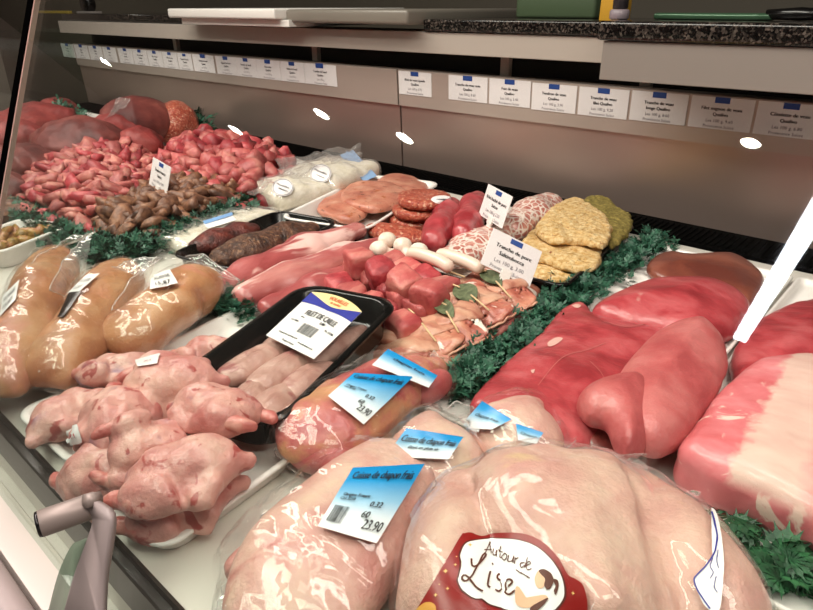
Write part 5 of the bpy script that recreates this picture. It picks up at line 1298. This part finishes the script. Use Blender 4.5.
# ------------------------------------------------------------------ light
def lamp_spot(px, py):
    d = ray(px, py); th = math.atan(LEAN); n = GN; g0 = np.array([0, G0 - .002, 0])
    t_ = ((g0 - EYE) @ n) / (d @ n); p = EYE + d * t_; rr = d - 2 * (d @ n) * n; return p + rr * ((1.985 - p[2]) / rr[2])
MT['lampw'] = emis('lamp_white', '#fff6ea', 150.0); MT['tube'] = emis('tube_white', '#f6f4ff', 22.0); MT['housing'] = plain('lamp_housing', '#2a2726', .5)
for k, (q, lb) in enumerate((((404, 138), 'round ceiling downlight over the aisle, second from the counter corner'), ((321, 114), 'round ceiling downlight over the aisle further left'), ((235, 130), 'round ceiling downlight far along the aisle, in the second row'),
                         ((750, 143), 'round ceiling downlight nearest the customer'), ((105, 62), 'round ceiling downlight farthest left along the aisle'))):
    c = lamp_spot(*q); r = thing('ceiling_downlight', lb, 'lamp', (c[0], c[1], 1.98), 'ceiling downlights')
    s_ = (1.0, 1.0, 1.2, .62, .9)[k]
    mk('rim', loops([[(c[0] + q_ * s_ * math.cos(a), c[1] + q_ * s_ * math.sin(a), z) for a in np.linspace(0, 2 * PI, 32, endpoint=False)] for q_, z in ((.085, 2.0), (.085, 1.98), (.066, 1.98), (.066, 1.995))], False, False), MT['housing'], r)
    mk('lens', disc((c[0], c[1], 1.99), .064 * s_, .006, 32), MT['lampw'], r, label='glowing lens')
a, b = lamp_spot(830, 190), lamp_spot(740, 338); d = (b - a); d[2] = 0
r = thing('strip_light', 'long white ceiling strip light over the aisle', 'lamp', ((a[0] + b[0]) / 2, (a[1] + b[1]) / 2, 1.94))
n_ = np.array([-d[1], d[0], 0]) / np.linalg.norm(d); L = np.linalg.norm(d); rz = math.atan2(d[1], d[0]); c = (a + b) / 2
mk('diffuser', box((c[0], c[1], 1.975), (L, .092, .03), .006, rz), MT['tube'], r, label='glowing white diffuser')
mk('housing', box((c[0], c[1], 1.995), (L + .04, .19, .012), .002, rz), MT['housing'], r)

def area(name, loc, size, e, col, target=None):
    l = bpy.data.lights.new(name, 'AREA'); l.shape = 'RECTANGLE'; l.size, l.size_y = size; l.energy = e; l.color = lin(col)[:3]
    o = bpy.data.objects.new(name, l); COL.objects.link(o); o.location = loc
    d_ = Vector(target) - Vector(loc) if target else Vector((0, 0, -1)); o.rotation_euler = d_.to_track_quat('-Z', 'Y').to_euler()
    return o
area('counter_light', (-1.0, .50, .82), (3.4, .10), 19, '#ffe7e2', (-1.0, .36, 0))
area('aisle_fill', (-1.3, -.2, 1.9), (2.8, .5), 85, '#ffece6', (-.9, .5, 0))  # added fill over the counter, placed where the glass does not mirror it
area('aisle_fill_near', (.6, -.1, 1.9), (1.0, .5), 24, '#ffece6', (-.1, .4, 0))  # second added fill, for the right end; no fixture there
area('aisle_fill_far', (-5.4, .9, 1.9), (1.6, .8), 45, '#ffece6', (-6.2, .9, 0))  # added to brighten the left wall behind the end glass
W = bpy.data.worlds.new('world'); SC.world = W; W.use_nodes = True
bg = W.node_tree.nodes['Background']; bg.inputs[0].default_value = lin('#eadad6'); bg.inputs[1].default_value = .6
SC.view_settings.view_transform = 'Standard'; SC.view_settings.look = 'None'; SC.view_settings.gamma = 1.0; SC.view_settings.use_curve_mapping = False
SC.view_settings.exposure = -0.1
SC.cycles.transparent_max_bounces = 32; SC.cycles.max_bounces = 8; SC.cycles.use_denoising = True
SC.cycles.sample_clamp_indirect = 6.0; SC.cycles.caustics_reflective = False; SC.cycles.caustics_refractive = False
